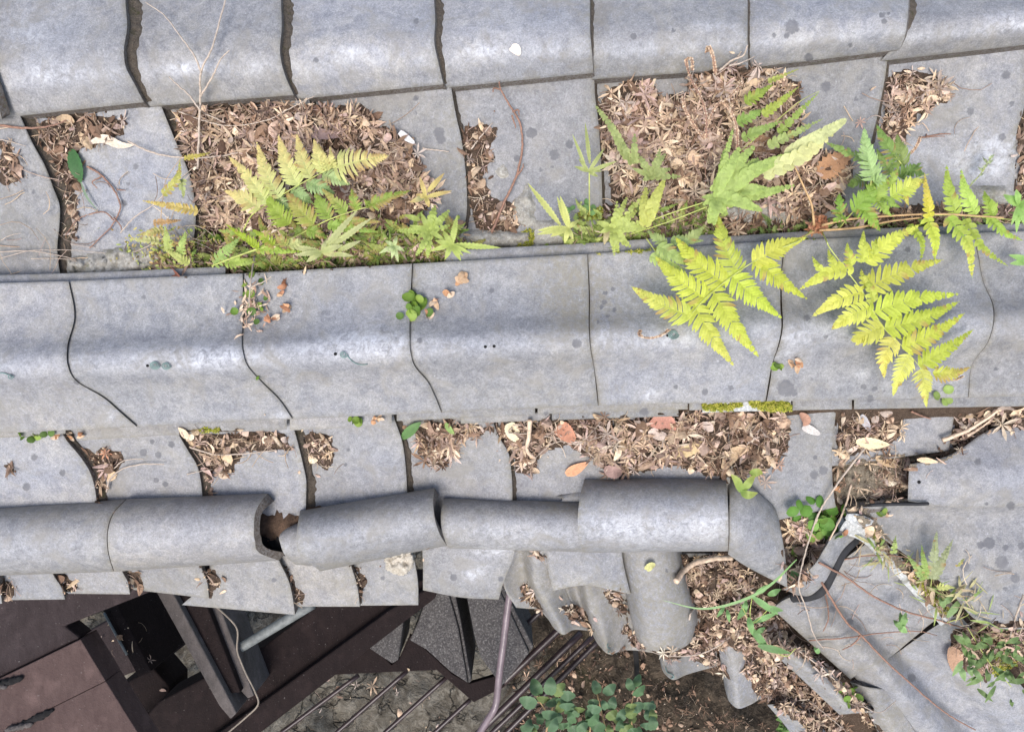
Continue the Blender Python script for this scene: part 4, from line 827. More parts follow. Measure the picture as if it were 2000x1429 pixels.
# moss
def moss(polys, label, dens=.14, size=5, cols=((.16,.20,.03),(.24,.26,.05),(.10,.13,.03),(.32,.30,.08)), h=.004, base=True):
    mb = MB()
    for P in polys:
        xs = [p[0] for p in P]; ys = [p[1] for p in P]; A = (max(xs)-min(xs))*(max(ys)-min(ys)); so = random.uniform(0, 99)
        for q in range(int(A*dens)):
            x = random.uniform(min(xs), max(xs)); y = random.uniform(min(ys), max(ys))
            e = edist(x, y, P)*(1 if inpoly(x, y, P) else -1)+6*n3(x, y, so, .1)
            if e < 0: continue
            d = sd(x, y)+h*min(1, e/8)*random.uniform(.3, 1); c = cc(x, y, d); m = px2m(d); col = rc(cols, .25)
            for k in range(2):
                M = frame(.7); s = size*m*random.uniform(.5, 1)
                mb.add(np.array([(-s*.3, 0, 0), (s*.3, 0, 0), (0, s, s*.4), (0, s*.4, s*.5)]) @ M.T + c, [(0, 1, 3), (1, 2, 3), (0, 3, 2)], col)
    return tag(mb.build('moss', [MOSS], smooth=False), label, None, None, 'stuff')
YM = ((.30,.33,.04),(.42,.42,.07),(.20,.24,.03),(.50,.46,.12))
moss([[(1372,790),(1440,786),(1452,793),(1430,800),(1378,802)],[(1462,785),(1545,783),(1545,803),(1500,803),(1470,796)]], 'bright green moss on the white block under the ridge', .7, 6, YM)
moss([[(1035,445),(1045,450),(1040,480),(1018,478),(1018,455)],[(1130,415),(1180,405),(1260,425),(1300,450),(1370,440),(1400,430),(1390,470),(1300,488),(1150,497),(1130,460)]], 'olive moss cushion behind the ridge at the centre', .35, 6, YM+((.12,.15,.03),))
moss([[(1400,450),(1540,445),(1600,455),(1590,466),(1480,473),(1400,474)],[(1620,440),(1760,440),(1860,430),(1860,452),(1640,462)]], 'dark moss strip under the fern crown', .35, 5, ((.09,.12,.03),(.14,.17,.04),(.05,.06,.02)))
moss([[(330,520),(420,505),(640,500),(860,485),(880,495),(700,518),(480,530),(340,538)],[(60,700+140),(62,842),(80,850),(62,855)]], 'green moss film along the back edge of the ridge at left', .22, 5, ((.14,.20,.05),(.2,.26,.06),(.1,.12,.04)))
moss([[(375,838),(430,835),(425,845),(380,845)],[(900,460+8),(1035,470),(1030,482),(900,482)]], 'yellow moss trace on the lower course and on the mortar ledge', .4, 5, YM)
moss([[(1775,1120),(1800,1130),(1850,1180),(1860,1205),(1830,1190)],[(1700,1030),(1722,1040),(1720,1060),(1708,1050)]], 'yellow green moss around the small fern on the diagonal seam', .4, 5, YM)
moss([[(1890,1240),(1960,1235),(1990,1290),(1950,1320),(1905,1290)]], 'yellow moss patch under the plants at the lower right edge', .3, 6, YM+((.14,.18,.04),))
# ---------------------------------------------------------------- vegetation
def bez(P, n):
    P = np.array(P, float); return crv(np.linspace(0, 1, len(P)), P, np.linspace(0, 1, n))
def blade(mb, Q, W, col, fold=.2, roll=0.0, tipc=None, edge=None):
    """ribbon leaf along cam-frame points Q with half widths W (m)"""
    n = len(Q); V = []; cs = []
    for i in range(n):
        t = Q[min(i+1, n-1)]-Q[max(i-1, 0)]; t = t/(np.linalg.norm(t)+1e-12)
        s = np.cross(t, [0, 0, 1.]); s /= np.linalg.norm(s)+1e-12; u = np.cross(s, t)
        s2 = s*math.cos(roll)+u*math.sin(roll); u2 = np.cross(s2, t)
        w = W[i]; V += [Q[i]-s2*w+u2*w*fold, Q[i], Q[i]+s2*w+u2*w*fold]
        f = i/(n-1); c = np.array(col)*(1-f)+np.array(tipc if tipc is not None else col)*f
        e = np.array(edge) if edge is not None else c*1.06
        cs += [e, c*.92, e]
    Fc = []
    for i in range(n-1):
        for j in range(2): a = i*3+j; Fc.append((a, a+1, a+4, a+3))
    mb.add(np.array(V), Fc, np.clip(np.array(cs), 0, 1))
def pinna(mb, b, t, w, col, n=13, bow=0.0, tipc=None, brown=0.0, drop=0.0, arch=.011, fwd=.42, asym=1.0, taper=.85, lob=.86, edge=None):
    """b,t = (px,py,d); w = half width in px; pairs of oblong lobes along a midrib"""
    b = np.array(b, float); t = np.array(t, float); n = int(n*1.15)+1; w = w*1.12
    mid = (b+t)/2; dx, dy = (t-b)[:2]; L = math.hypot(dx, dy)
    mid[0] += -dy*bow; mid[1] += dx*bow; mid[2] += arch
    pt = bez([b, mid, t], 40); Q = np.array([cc(*p) for p in pt])
    mm = px2m(b[2]); col = np.array(col, float); tipc = np.array(tipc if tipc is not None else col, float)
    bar_pts = Q
    for side in (-1, 1):
        for k in range(n):
            u_ = (k+.35)/n; s = (1-(1-u_)**1.35)*.985
            i = min(int(s*39), 38); p = Q[i]; tg = Q[i+1]-Q[i]; tg /= np.linalg.norm(tg)
            sv = np.cross(tg, [0, 0, 1.])*side; sv /= np.linalg.norm(sv)
            prof = min(1, (s+.22)/.34)*(1-s)**taper*1.18+.03
            ln = w*mm*prof*random.uniform(.92, 1.08)*(asym if side < 0 else 1)
            if brown and random.random() < brown*.35: ln *= random.uniform(.5, .9)
            f = fwd+.55*s; dr = sv*math.cos(f)+tg*math.sin(f)
            hw = L*mm/n*1.35*(1-u_)**.35*.5*lob*.97/max(.5, math.cos(f)*1.05)
            hw = min(hw, ln*.8+.0003)
            z = np.array([0, 0, 1.])
            e = p+dr*ln
            m1 = p+dr*ln*.5+z*ln*random.uniform(.02, .14)-tg*0; e = e-z*ln*random.uniform(-.05, .30)+tg*ln*.10
            c = (col*(1-s)+tipc*s)*random.uniform(.9, 1.1)
            if brown and random.random() < brown: ec = np.array((.42, .25, .10))
            else: ec = c*1.05
            q = np.array([p, p*.5+m1*.5, m1, m1*.45+e*.55, e])
            blade(mb, q, [hw*.80, hw*.93, hw*.95, hw*.72, hw*.12], c, fold=random.uniform(-.08, .22), tipc=ec, roll=random.uniform(-.25, .25))
    blade(mb, Q, [.0016*(1-x)**.7+.0003 for x in np.linspace(0, 1, 40)], col*.92, fold=.0)
def stem(mb_or_par, pts, r, mat, name='stem', **k): return bar(name, pts, r, mat, parent=mb_or_par, seg=6, **k)
def S(x, y, o=.004): return (x, y, sd(x, y)+o)
# -- yellow fern fronds over the ridge
YG = (.50,.57,.075); YG2 = (.56,.60,.10); YT = (.62,.60,.14)
fern = empty('fern', cc(1597, 440, -.03), 'large yellow green fern with brown crown behind the ridge, two fronds hanging over it', 'fern')
def frond(parent, rachis, pins, label=None, mat=None, r=.0011, smat=None):
    mb = MB()
    for p in pins:
        kw = dict(p[4]) if len(p) > 4 else {}
        kw['brown'] = max(kw.get('brown', 0), random.choice((.03, .06, .14)))
        pinna(mb, p[0], p[1], p[2], np.array(p[3])*random.uniform(.84, 1.08)*np.array([random.uniform(.94, 1.06), 1, 1]), **kw)
    o = mb.build('frond', [GREEN], parent=parent, smooth=True)
    o['label'] = label if label else 'fern frond'
    if not label: del o['label']
    # rachis is a sub-part
    bar('rachis', rachis, r, smat or STEMG, parent=o, seg=6, taper=.5)
    return o
STEMG = plain('green_stem', (.42,.46,.12), .6); STEMB = plain('brown_stem', (.42,.27,.13), .7)
h = .060
def A(x, y, dz=0): return (x, y, h+dz-.02)
frond(fern, [S(1596,440,.02), A(1560,470), A(1500,495), A(1440,532,.004), A(1380,580,.004), A(1344,620), A(1324,628,-.03)], [
 (A(1348,618), A(1232,559,-.01), 27, YG2, dict(n=15, tipc=YT, bow=-.04, brown=.06)),
 (A(1380,586), A(1278,499,-.01), 29, YG, dict(n=15, tipc=YG2, bow=-.04)),
 (A(1416,556), A(1318,462,-.01), 31, YG, dict(n=15, bow=-.05)),
 (A(1440,534), A(1402,416,-.01), 28, YG2, dict(n=16, bow=-.06)),
 (A(1352,590), A(1433,714,-.02), 27, YG, dict(n=17, tipc=YT, bow=.03, brown=.04)),
 (A(1390,566), A(1482,697,-.02), 28, YG, dict(n=18, tipc=YG2, bow=.03)),
 (A(1425,535), A(1527,621,-.02), 27, YG, dict(n=17, bow=.02)),
 (A(1475,506), A(1577,584,-.02), 24, YG, dict(n=16, bow=.03)),
 (A(1470,515), A(1577,463,-.01), 26, YG2, dict(n=13, bow=-.05)),
], 'left hanging yellow green frond')
frond(fern, [S(1602,445,.02), A(1614,470), A(1622,486), A(1655,530), A(1686,572), A(1706,608), A(1728,642), A(1762,676), A(1790,708), A(1806,730)], [
 (A(1690,512), A(1798,438,-.01), 24, YG2, dict(n=13, bow=-.04)),
 (A(1665,520), A(1560,566,-.01), 17, YG2, dict(n=9, bow=.05)),
 (A(1684,512), A(1687,450,-.005), 14, YG2, dict(n=8)), (A(1662,520), A(1655,474,-.005), 14, YG2, dict(n=8)), (A(1634,532), A(1617,486,-.005), 12, YG2, dict(n=7)), (A(1612,544), A(1586,500,-.005), 11, YG2, dict(n=6)), (A(1706,505), A(1713,462,-.005), 10, YG2, dict(n=6)),
 (A(1692,563), A(1843,507,-.01), 28, YG2, dict(n=15, bow=-.04)),
 (A(1686,570), A(1586,618,-.01), 22, YG2, dict(n=11, bow=.06, tipc=YT)),
 (A(1706,590), A(1692,536,0), 13, YG2, dict(n=6)), (A(1690,562), A(1682,525,0), 11, YG2, dict(n=5)),
 (A(1700,612), A(1873,574,-.01), 27, YG, dict(n=16, bow=-.05)),
 (A(1698,600), A(1624,643,-.01), 24, YG2, dict(n=10, bow=.04, tipc=YT)),
 (A(1728,642), A(1875,588,-.015), 27, YG, dict(n=15, bow=.05)),
 (A(1726,638), A(1672,668,-.01), 25, YG2, dict(n=7, bow=.04, tipc=YT, brown=.2, taper=.45)),
 (A(1762,680), A(1885,611,-.015), 25, YG, dict(n=15, bow=.04)),
 (A(1748,660), A(1727,739,-.02), 23, YT, dict(n=13, bow=.12, brown=.12)),
 (A(1794,714), A(1902,643,-.015), 21, YG, dict(n=14, bow=.03)),
 (A(1776,692), A(1744,774,-.02), 21, YT, dict(n=14, bow=.02, brown=.08)),
 (A(1800,720), A(1810,796,-.02), 20, YT, dict(n=13, bow=-.02, brown=.05)),
 (A(1822,728), A(1896,717,-.015), 18, YG, dict(n=12, bow=.10, brown=.35, tipc=(.5,.35,.12))),
], 'right hanging yellow green frond')
# crown of dead bases
mb = MB()
for q in range(70):
    a = random.uniform(0, 6.28); r0 = random.uniform(0, 20); c = cc(1596+math.cos(a)*r0, 440+math.sin(a)*r0*.9, -.035+random.uniform(0, .03)*(1-r0/22))
    scrap(mb, c, random.uniform(.010, .024), random.uniform(.0015, .005), rc([(.36,.16,.09),(.30,.14,.08),(.46,.24,.15)], .2), frame(.7), .6)
o = mb.build('crown', [DRY], parent=fern, smooth=False)
for p in ([(1590,440,-.005),(1585,400,.01),(1570,365,.02),(1552,325,.03)], [(1605,440,-.01),(1660,428,.0),(1750,421,.01),(1840,418,.02),(1960,425,.03)], [(1600,450,-.015),(1670,445,-.01),(1740,432,0),(1800,425,.01)], [(1590,452,-.02),(1560,466,-.01),(1530,478,-.01)]):
    bar('stalk', p, .0020, STEMB, parent=fern, seg=7, taper=.6)
# trailing fronds at the right (one frond with hanging pinnae)
def B_(x, y, d=.02): return (x, y, d)
mbp = [(B_(1815,425), B_(1806,338), 12, (.55,.55,.06), dict(n=9, tipc=(.66,.50,.12))), (B_(1810,425), B_(1825,512), 15, YG, dict(n=9, bow=-.10)),
 (B_(1868,420), B_(1849,322), 18, (.45,.56,.10), dict(n=11, bow=-.05)), (B_(1850,425), B_(1899,543), 18, (.36,.48,.08), dict(n=12, bow=-.14, tipc=(.6,.58,.1))),
 (B_(1905,420), B_(1877,330), 17, (.45,.58,.12), dict(n=11, bow=-.05)), (B_(1885,428), B_(1969,520), 12, (.38,.48,.08), dict(n=12, bow=.10)),
 (B_(1940,425), B_(1922,372), 17, (.36,.48,.08), dict(n=9)), (B_(1930,425), B_(1998,470), 13, (.34,.46,.08), dict(n=10, bow=.08)), (B_(1775,440), B_(1797,516), 9, (.38,.46,.06), dict(n=9, bow=-.2))]
frond(fern, [(1800,420,.015),(1860,420,.02),(1930,425,.02),(2010,432,.02)], mbp, 'trailing frond reaching the right picture edge')
# green fern right of the crown
g = empty('fern', cc(1640, 440, -.05), 'fresh green fern right of the brown crown, one pale upright frond tip', 'fern')
GR = (.27,.42,.07); GR2 = (.34,.46,.09); GD_ = (.15,.24,.06)
def Bd(x, y, d=.015): return (x, y, d)
frond(g, [(1640,445,-.03),(1675,405,.0),(1720,378,.015),(1770,355,.02),(1815,340,.02)], [
 (Bd(1640,420), Bd(1640,378), 17, GR, dict(n=7)), (Bd(1665,412), Bd(1712,358), 24, GR, dict(n=9, bow=.05)), (Bd(1690,400), Bd(1708,350), 20, GR, dict(n=8)),
 (Bd(1705,390), Bd(1742,343), 17, GR2, dict(n=10)), (Bd(1680,403), Bd(1720,452), 19, GR, dict(n=10, bow=-.03)), (Bd(1712,392), Bd(1742,422), 14, GR2, dict(n=9)), (Bd(1720,385), Bd(1758,405), 13, GR2, dict(n=8)),
 (Bd(1740,385), Bd(1812,350), 24, (.42,.53,.09), dict(n=12, bow=-.05, tipc=(.66,.62,.14))), (Bd(1735,365), Bd(1757,322), 11, GR2, dict(n=8)), (Bd(1765,370), Bd(1775,402), 9, (.55,.56,.1), dict(n=6, tipc=(.62,.55,.14))), (Bd(1650,430), Bd(1655,425), 9, GR, dict(n=3)), (Bd(1645,418), Bd(1628,435), 12, GR, dict(n=4))], 'bright green lower frond')
frond(g, [(1700,370,.02),(1702,330,.035),(1695,290,.045),(1689,255,.05)], [(Bd(1706,352,.03), Bd(1688,249,.05), 25, (.40,.55,.22), dict(n=14, bow=-.03)), (Bd(1706,355,.03), Bd(1735,342,.03), 14, (.40,.52,.2), dict(n=6))], 'pale upright frond')
frond(g, [(1780,345,-.01),(1760,320,-.005),(1735,285,.0),(1712,250,.0)], [
 (Bd(1760,322,-.01), Bd(1712,243,0), 22, (.22,.32,.08), dict(n=15, bow=-.04)), (Bd(1765,325,-.01), Bd(1752,262,-.01), 20, (.24,.31,.09), dict(n=12)), (Bd(1770,330,-.01), Bd(1806,340,-.005), 18, GD_, dict(n=9)),
 (Bd(1740,340,-.01), Bd(1712,290,-.01), 15, (.2,.3,.08), dict(n=10)), (Bd(1700,318,-.01), Bd(1612,278,0), 14, (.26,.36,.10), dict(n=12)), (Bd(1755,345,-.01), Bd(1800,318,-.01), 16, GD_, dict(n=10)), (Bd(1690,350,-.02), Bd(1655,362,-.02), 16, GD_, dict(n=8))], 'dark rear frond')
# pale fern over the big heap
PF = (.52,.55,.20); PFt = (.70,.55,.22)
f = empty('fern', cc(500, 520, -.04), 'pale yellow green fern fading to tan tips over the left leaf heap', 'fern')
def C_(x, y, d=.03): return (x, y, d)
frond(f, [(475,450,-.03),(492,420,.0),(520,400,.02),(560,375,.03),(600,352,.03),(640,332,.03),(660,322,.03)], [
 (C_(506,407), C_(438,372), 22, (.55,.58,.22), dict(n=9, tipc=PFt, bow=.05)), (C_(522,398), C_(446,305), 21, PF, dict(n=14, tipc=PFt, bow=.04)),
 (C_(545,385), C_(501,277), 22, PF, dict(n=16, tipc=PFt, bow=-.05)), (C_(582,362), C_(543,263), 22, PF, dict(n=15, tipc=PFt, bow=-.05)), (C_(606,348), C_(579,261), 20, PF, dict(n=14, tipc=PFt, bow=-.04)),
 (C_(628,338), C_(613,271), 17, PF, dict(n=12, tipc=PFt)), (C_(640,334), C_(622,280), 12, PF, dict(n=11, tipc=PFt)),
 (C_(652,328), C_(760,304), 30, PF, dict(n=14, tipc=PFt, bow=-.02, fwd=.1, brown=.3)), (C_(650,328), C_(644,286), 9, PF, dict(n=8, tipc=PFt)),
 (C_(630,340,.02), C_(684,360,.01), 18, (.38,.48,.2), dict(n=10, brown=.2)), (C_(600,355,.02), C_(655,378,.01), 18, (.34,.45,.18), dict(n=10)), (C_(570,370,.02), C_(612,398,.01), 17, (.34,.45,.18), dict(n=9)), (C_(540,388,.02), C_(570,415,.01), 15, (.34,.45,.18), dict(n=8))], 'pale fading frond')
DF = (.27,.37,.07); DFt = (.45,.36,.12)
frond(f, [(560,470,-.02),(590,455,.0),(640,430,.015),(690,412,.02),(740,398,.02),(790,380,.02)], [
 (C_(566,438,.02), C_(518,378,.03), 24, (.28,.38,.06), dict(n=13, bow=-.06)), (C_(612,438,.02), C_(556,368,.02), 22, (.34,.42,.08), dict(n=13, bow=-.04, brown=.4, tipc=DFt)), (C_(645,426,.02), C_(614,374,.02), 20, DF, dict(n=11, bow=-.04, brown=.2)),
 (C_(676,414,.02), C_(628,368,.025), 14, DF, dict(n=12, tipc=DFt)), (C_(696,410,.02), C_(686,368,.02), 14, DF, dict(n=8, brown=.4)), (C_(715,402,.02), C_(718,390,.02), 10, DF, dict(n=4)),
 (C_(718,402,.02), C_(802,372,.02), 15, DF, dict(n=14, brown=.5, bow=-.02)), (C_(655,430,.01), C_(745,433,.01), 12, DF, dict(n=14, brown=.5, tipc=DFt)), (C_(640,440,.01), C_(738,453,.01), 12, DF, dict(n=13, brown=.4)), (C_(600,448,.01), C_(640,465,.0), 14, DF, dict(n=8, brown=.4))], 'darker green frond with browned margins')
frond(f, [(500,487,.03),(530,480,.03),(570,478,.02),(620,482,.0)], [
 (C_(505,485,.04), C_(440,437,.05), 13, (.30,.40,.03), dict(n=14, bow=-.02, asym=.4)), (C_(535,478,.03), C_(493,448,.04), 12, (.33,.42,.05), dict(n=8, brown=.3)), (C_(560,480,.03), C_(535,455,.03), 12, (.40,.42,.12), dict(n=7, brown=.5, tipc=DFt)), (C_(500,487,.03), C_(600,492,.01), 9, (.32,.44,.07), dict(n=12)), (C_(560,480,.02), C_(600,468,.02), 12, (.5,.5,.2), dict(n=7, brown=.3)),], 'dark upright frond tip at the left of the fern')
bar('stalk', [(414,519,.0),(450,505,.02),(500,487,.035),(505,484,.035)], .0013, STEMG, parent=f, seg=6)
f2 = empty('fern', cc(430, 510, -.04), 'small round lobed green fern below the dark frond tip', 'fern')
frond(f2, [(415,522,-.01),(430,490,.0),(470,465,.01)], [(C_(418,515,.0), C_(470,462,.01), 14, (.30,.42,.12), dict(n=11, fwd=.1)), (C_(440,512,.0), C_(498,512,.01), 14, (.38,.46,.10), dict(n=9))])
mb = MB()
for q in range(64):
    x = random.uniform(455, 890); y = yC0(x)-random.uniform(6, 75); a = random.choice((-1, -1, 1))*random.uniform(.2, 1.3)-(0 if random.random() < .5 else math.pi)*1.0
    L_ = random.uniform(34, 72); x2 = x+math.cos(a)*L_; y2 = min(yC0(x)-6, y-abs(math.sin(a))*L_*.7); d = sd(x, y)
    pinna(mb, (x, y, d+.008), (x2, y2, d+random.uniform(.012, .03)), random.uniform(8, 14), random.choice([(.25,.35,.06),(.32,.40,.08),(.20,.30,.05),(.40,.40,.12),(.30,.42,.10)]), n=9, bow=random.uniform(-.1, .1), brown=.25, tipc=random.choice([DFt, (.34,.42,.1)]))
mb.build('low_fronds', [GREEN], parent=f, smooth=True)
# yellow sprays on the left
f3 = empty('wiry_fern', cc(300, 500, -.03), 'wiry yellow fern sprays trailing over the second tile row at the left', 'fern')
YW = (.55,.45,.14)
frond(f3, [(330,500,-.02),(315,440,0),(318,390,.01),(325,350,.01),(360,300,.01)], [
 (C_(385,412,.01), C_(278,392,.02), 11, YW, dict(n=16)), (C_(318,380,.01), C_(352,312,.01), 11, (.48,.45,.12), dict(n=10, bow=.15)), (C_(360,310,.01), C_(412,298,.01), 6, (.48,.42,.1), dict(n=8)), (C_(320,450,0), C_(265,460,0), 10, (.5,.45,.16), dict(n=9, brown=.3)), (C_(300,435,0), C_(355,430,0), 8, (.52,.32,.14), dict(n=9, brown=.6)),
 (C_(330,490,0), C_(322,440,.01), 11, (.4,.46,.14), dict(n=9)), (C_(350,500,0), C_(362,452,.01), 12, (.38,.48,.14), dict(n=9)), (C_(310,470,0), C_(250,466,0), 9, (.5,.48,.2), dict(n=8)), (C_(370,515,0), C_(318,485,0), 10, (.4,.45,.14), dict(n=10)), (C_(355,350,.01), C_(358,388,.0), 9, (.42,.5,.2), dict(n=6))], r=.0007, smat=STEMB)
mb = MB()
for q in range(420):
    x = random.gauss(330, 45); y = random.gauss(488, 22)
    if y > 535 or y < 440: continue
    c = cc(x, y, sd(x, y)+random.uniform(.004, .03)); scrap(mb, c, random.uniform(.004, .010), random.uniform(.001, .0028), rc([(.42,.46,.14),(.52,.45,.16),(.34,.42,.12),(.56,.40,.18)], .2), frame(.7), .5, 3)
mb.build('wiry_foliage', [GREEN], parent=f3, smooth=False)
# strap leaved hand ferns
def strap(mb, pts, w, col, tipc=None, wavy=.16, n=26, roll=0.0, fold=.22, pw=.8):
    Q = np.array([cc(*p) for p in (bez(pts, n) if len(pts) > 2 else bez([pts[0], [(pts[0][i]+pts[1][i])/2+(.006 if i == 2 else 0) for i in range(3)], pts[1]], n))]); m = px2m(pts[0][2])
    W = [w*m*(math.sin(math.pi*min(1, (t*.93+.05)))**pw)*(1-.45*t)*(1+wavy*(1 if int(t*n) % 2 else -1)*1.1) for t in np.linspace(0, 1, n)]; W[-1] = .0002
    blade(mb, Q, W, np.array(col)*random.uniform(.9, 1.1), fold=fold, roll=roll, tipc=tipc)
def hand(root_xy, tips, label, col, d=.02, w=9, tipc=None, stalk=None, base=None, lobed=False):
    r = empty('hand_fern', cc(*root_xy, d-.03), label, 'fern', 'narrow leaved hand ferns behind the ridge')
    mb = MB()
    for t in tips:
        x, y = t[0], t[1]; ww = t[2] if len(t) > 2 else w; b = t[3] if len(t) > 3 else root_xy
        if lobed and math.hypot(x-b[0], y-b[1]) > 40:
            pinna(mb, (b[0], b[1], d), (x, y, d+random.uniform(-.01, .008)), ww*1.05, col if len(t) < 5 else t[4], n=int(math.hypot(x-b[0], y-b[1])/9), fwd=.85, lob=1.25, taper=.45, bow=random.uniform(-.06, .06)); continue
        strap(mb, [(b[0], b[1], d), (x, y, d+random.uniform(-.006, .01))], ww*.82, col if len(t) < 5 else t[4], tipc)
    mb.build('leaf', [GREEN], parent=r, smooth=True)
    if stalk: bar('stalk', stalk, .0009, STEMG, parent=r, seg=6)
    return r
HG = (.40,.48,.14); HP = (.56,.58,.19)
hand((1400,385), [(1655,232,17,(1535,305),(.60,.62,.30)),(1545,300,17,(1400,385)),(1445,287,12,(1395,375)),(1415,262+30,10),(1474,285,13,(1410,365)),(1482,310,12,(1430,350)),(1552,362,11,(1410,398)),(1490,412,12),(1455,395,13),(1385,435,12),(1372,400,10),(1420,420,11),(1370,385,9),(1500,368,11,(1440,372)),(1432,250,7,(1400,375)),(1395,440,10)], 'largest hand fern with long pale lobed tip, above the ridge', (.38,.48,.14), d=.045, w=12, lobed=True, stalk=[(1225,450,-.02),(1300,420,.02),(1375,395,.04),(1400,385,.045)])
mb = MB(); pinna(mb, (1490,340,.05), (1655,232,.05), 20, (.60,.62,.28), n=10, bow=.06, fwd=.75, tipc=(.66,.62,.28)); mb.build('leaf', [GREEN], parent=bpy.data.objects.get('hand_fern'), smooth=True)
bar('stalk', [(1228,458,-.02),(1300,435,.02),(1396,398,.04)], .0009, STEMG, parent=bpy.data.objects.get('hand_fern'), seg=6)
hand((1110,445), [(1031,358,9,(1095,440)),(1088,384,8),(1094,383,8,(1112,440)),(1050,450,9),(1048,458,8),(1075,462,8),(1103,475,8),(1130,430,7),(1120,468,6)], 'pale yellow green hand fern standing alone on the mortar', HP, d=.0, w=9)
hand((1195,445), [(1262,446,9),(1232,483,9),(1208,491,9),(1180,478,9,(1188,445),(.5,.42,.22)),(1165,432,9),(1245,410,8),(1225,385,7),(1205,392,6),(1200,500,6),(1240,395,6,(1215,430)),(1265,430,7),(1272,370,5,(1230,410)),(1170,455,7)], 'hand fern with one browned lobe over the moss cushion', (.44,.50,.14), d=.0, w=9, lobed=True)
hand((628,492), [(700,408,10),(727,425,9,(650,480)),(694,445,8),(598,512,9),(560,480,9),(575,498,8),(670,478,10),(665,500,9,(628,492),(.5,.48,.2)),(705,470,8,(660,490)),(640,465,7),(690,500,7,(650,495))], 'olive tan hand fern in front of the darker frond', (.44,.48,.18), d=.015, w=10, tipc=(.5,.5,.25))
hand((882,478), [(893,420,9),(978,484,9),(869,507,8),(900,509,8),(850,470,8),(865,450,8),(905,500,6),(840,490,7),(920,495,6)], 'light green hand fern with a long leaf lying on the ridge edge', (.45,.53,.14), d=.012, w=9)
hand((838,450), [(878,410,8),(850,400,8),(822,415,8),(830,480,8),(860,430,8),(870,470,7),(815,465,8),(850,380+20,7),(800,440,7),(790,420,8,(820,430)),(775,450,7),(880,440,6),(835,505,7),(812,500,7)], 'bushy mid green hand fern beside the round leaved creeper', (.38,.46,.12), d=.005, w=9, lobed=True)
hand((832,385), [(868,338,8,(835,375)),(882,373,7),(820,345,7),(838,405,7),(800,395,8,(830,385),(.38,.46,.22)),(812,380,7)], 'yellowing hand fern tip above the bushy one', (.55,.48,.16), d=.025, w=8, tipc=(.62,.45,.18))
hand((770,480), [(758,483+10,6),(740,495,6),(775,460,6),(790,490,6),(765,505,6),(778,512,6),(752,470,6)], 'tiny bright hand fern close to the ridge edge', (.48,.56,.26), d=-.005, w=6)
hand((1150,335), [(1143,240,6,(1152,320)),(1118,262,5,(1145,330)),(1180,290,6),(1122,325,6),(1205,315,6),(1175,335,6,(1150,330)),(1168,345,6),(1130,310,5)], 'thin stalked olive hand fern left of the widest heap', (.40,.44,.16), d=.03, w=7, stalk=[(1152,420,-.04),(1151,380,0),(1151,335,.03)])
hand((1270,345), [(1162,205,8,(1225,310)),(1210,265,7,(1235,320)),(1240,240+20,7,(1240,320)),(1300,300,8),(1310,330,8),(1245,300,8),(1255,352,8),(1235,328,8),(1290,290,7),(1330,345,7)], 'dusky green hand fern arching over the widest heap', (.33,.38,.14), d=.03, w=8, lobed=True)
hand((1270,470-40), [(1298,350,12,(1258,440)),(1262,350+15,10,(1262,440)),(1250,405,9,(1262,440)),(1290,400,9,(1262,430))], 'lacy yellow fern spray rising in front of the widest heap', (.50,.52,.14), d=.01, w=9, lobed=True)
hand((1990,400), [(1960,380,14),(2010,450,14),(1985,370,11),(2020,395,13),(1985,455,9),(1975,440,7)], 'broad green fern leaf at the right picture edge', (.32,.50,.14), d=.03, w=14)
hand((2015,510), [(1970,498,10),(1972,515,10),(2020,530,8)], 'lower green leaf pair at the right picture edge', (.28,.46,.14), d=.01, w=10)
hand((1240,520-30), [], 'x', HG) if False else None
f4 = empty('fern', cc(1330, 490, -.02), 'small lacy green fern tucked left of the hanging yellow frond', 'fern')
frond(f4, [(1262,465,-.01),(1290,500,.01),(1340,525,.015)], [(C_(1285,480,.02), C_(1350,520,.02), 18, (.42,.52,.16), dict(n=10)), (C_(1270,500,.01), C_(1340,530,.01), 13, (.44,.54,.18), dict(n=10)), (C_(1330,480,.0), C_(1380,440,.01), 15, (.36,.44,.16), dict(n=10)), (C_(1310,470,.0), C_(1375,470,.0), 12, (.36,.46,.18), dict(n=10)), (C_(1300,480,.01), C_(1265,450,.01), 14, (.38,.46,.16), dict(n=8))])
# dim ferns at upper right heap
f5 = empty('fern', cc(1500, 270, -.03), 'olive ladder shaped fern fronds between dry leaves at the top of the widest heap', 'fern')
frond(f5, [(1440,300,0),(1500,250,.01),(1560,200,.01),(1600,178,.01)], [
 (C_(1455,200,.0), C_(1510,165,.0), 14, (.36,.44,.08), dict(n=8)), (C_(1490,225,.01), C_(1560,170,.01), 11, (.34,.42,.08), dict(n=10)), (C_(1520,260,.01), C_(1600,180,.02), 9, (.34,.42,.10), dict(n=12)),
 (C_(1440,240,.0), C_(1500,210,.0), 14, (.30,.42,.10), dict(n=8)), (C_(1450,270,.0), C_(1530,235,.01), 12, (.32,.44,.12), dict(n=9)), (C_(1500,285,.01), C_(1608,232,.02), 11, (.36,.46,.16), dict(n=12)), (C_(1500,160,.0), C_(1560,135,.01), 6, (.4,.46,.12), dict(n=7))], r=.0008)
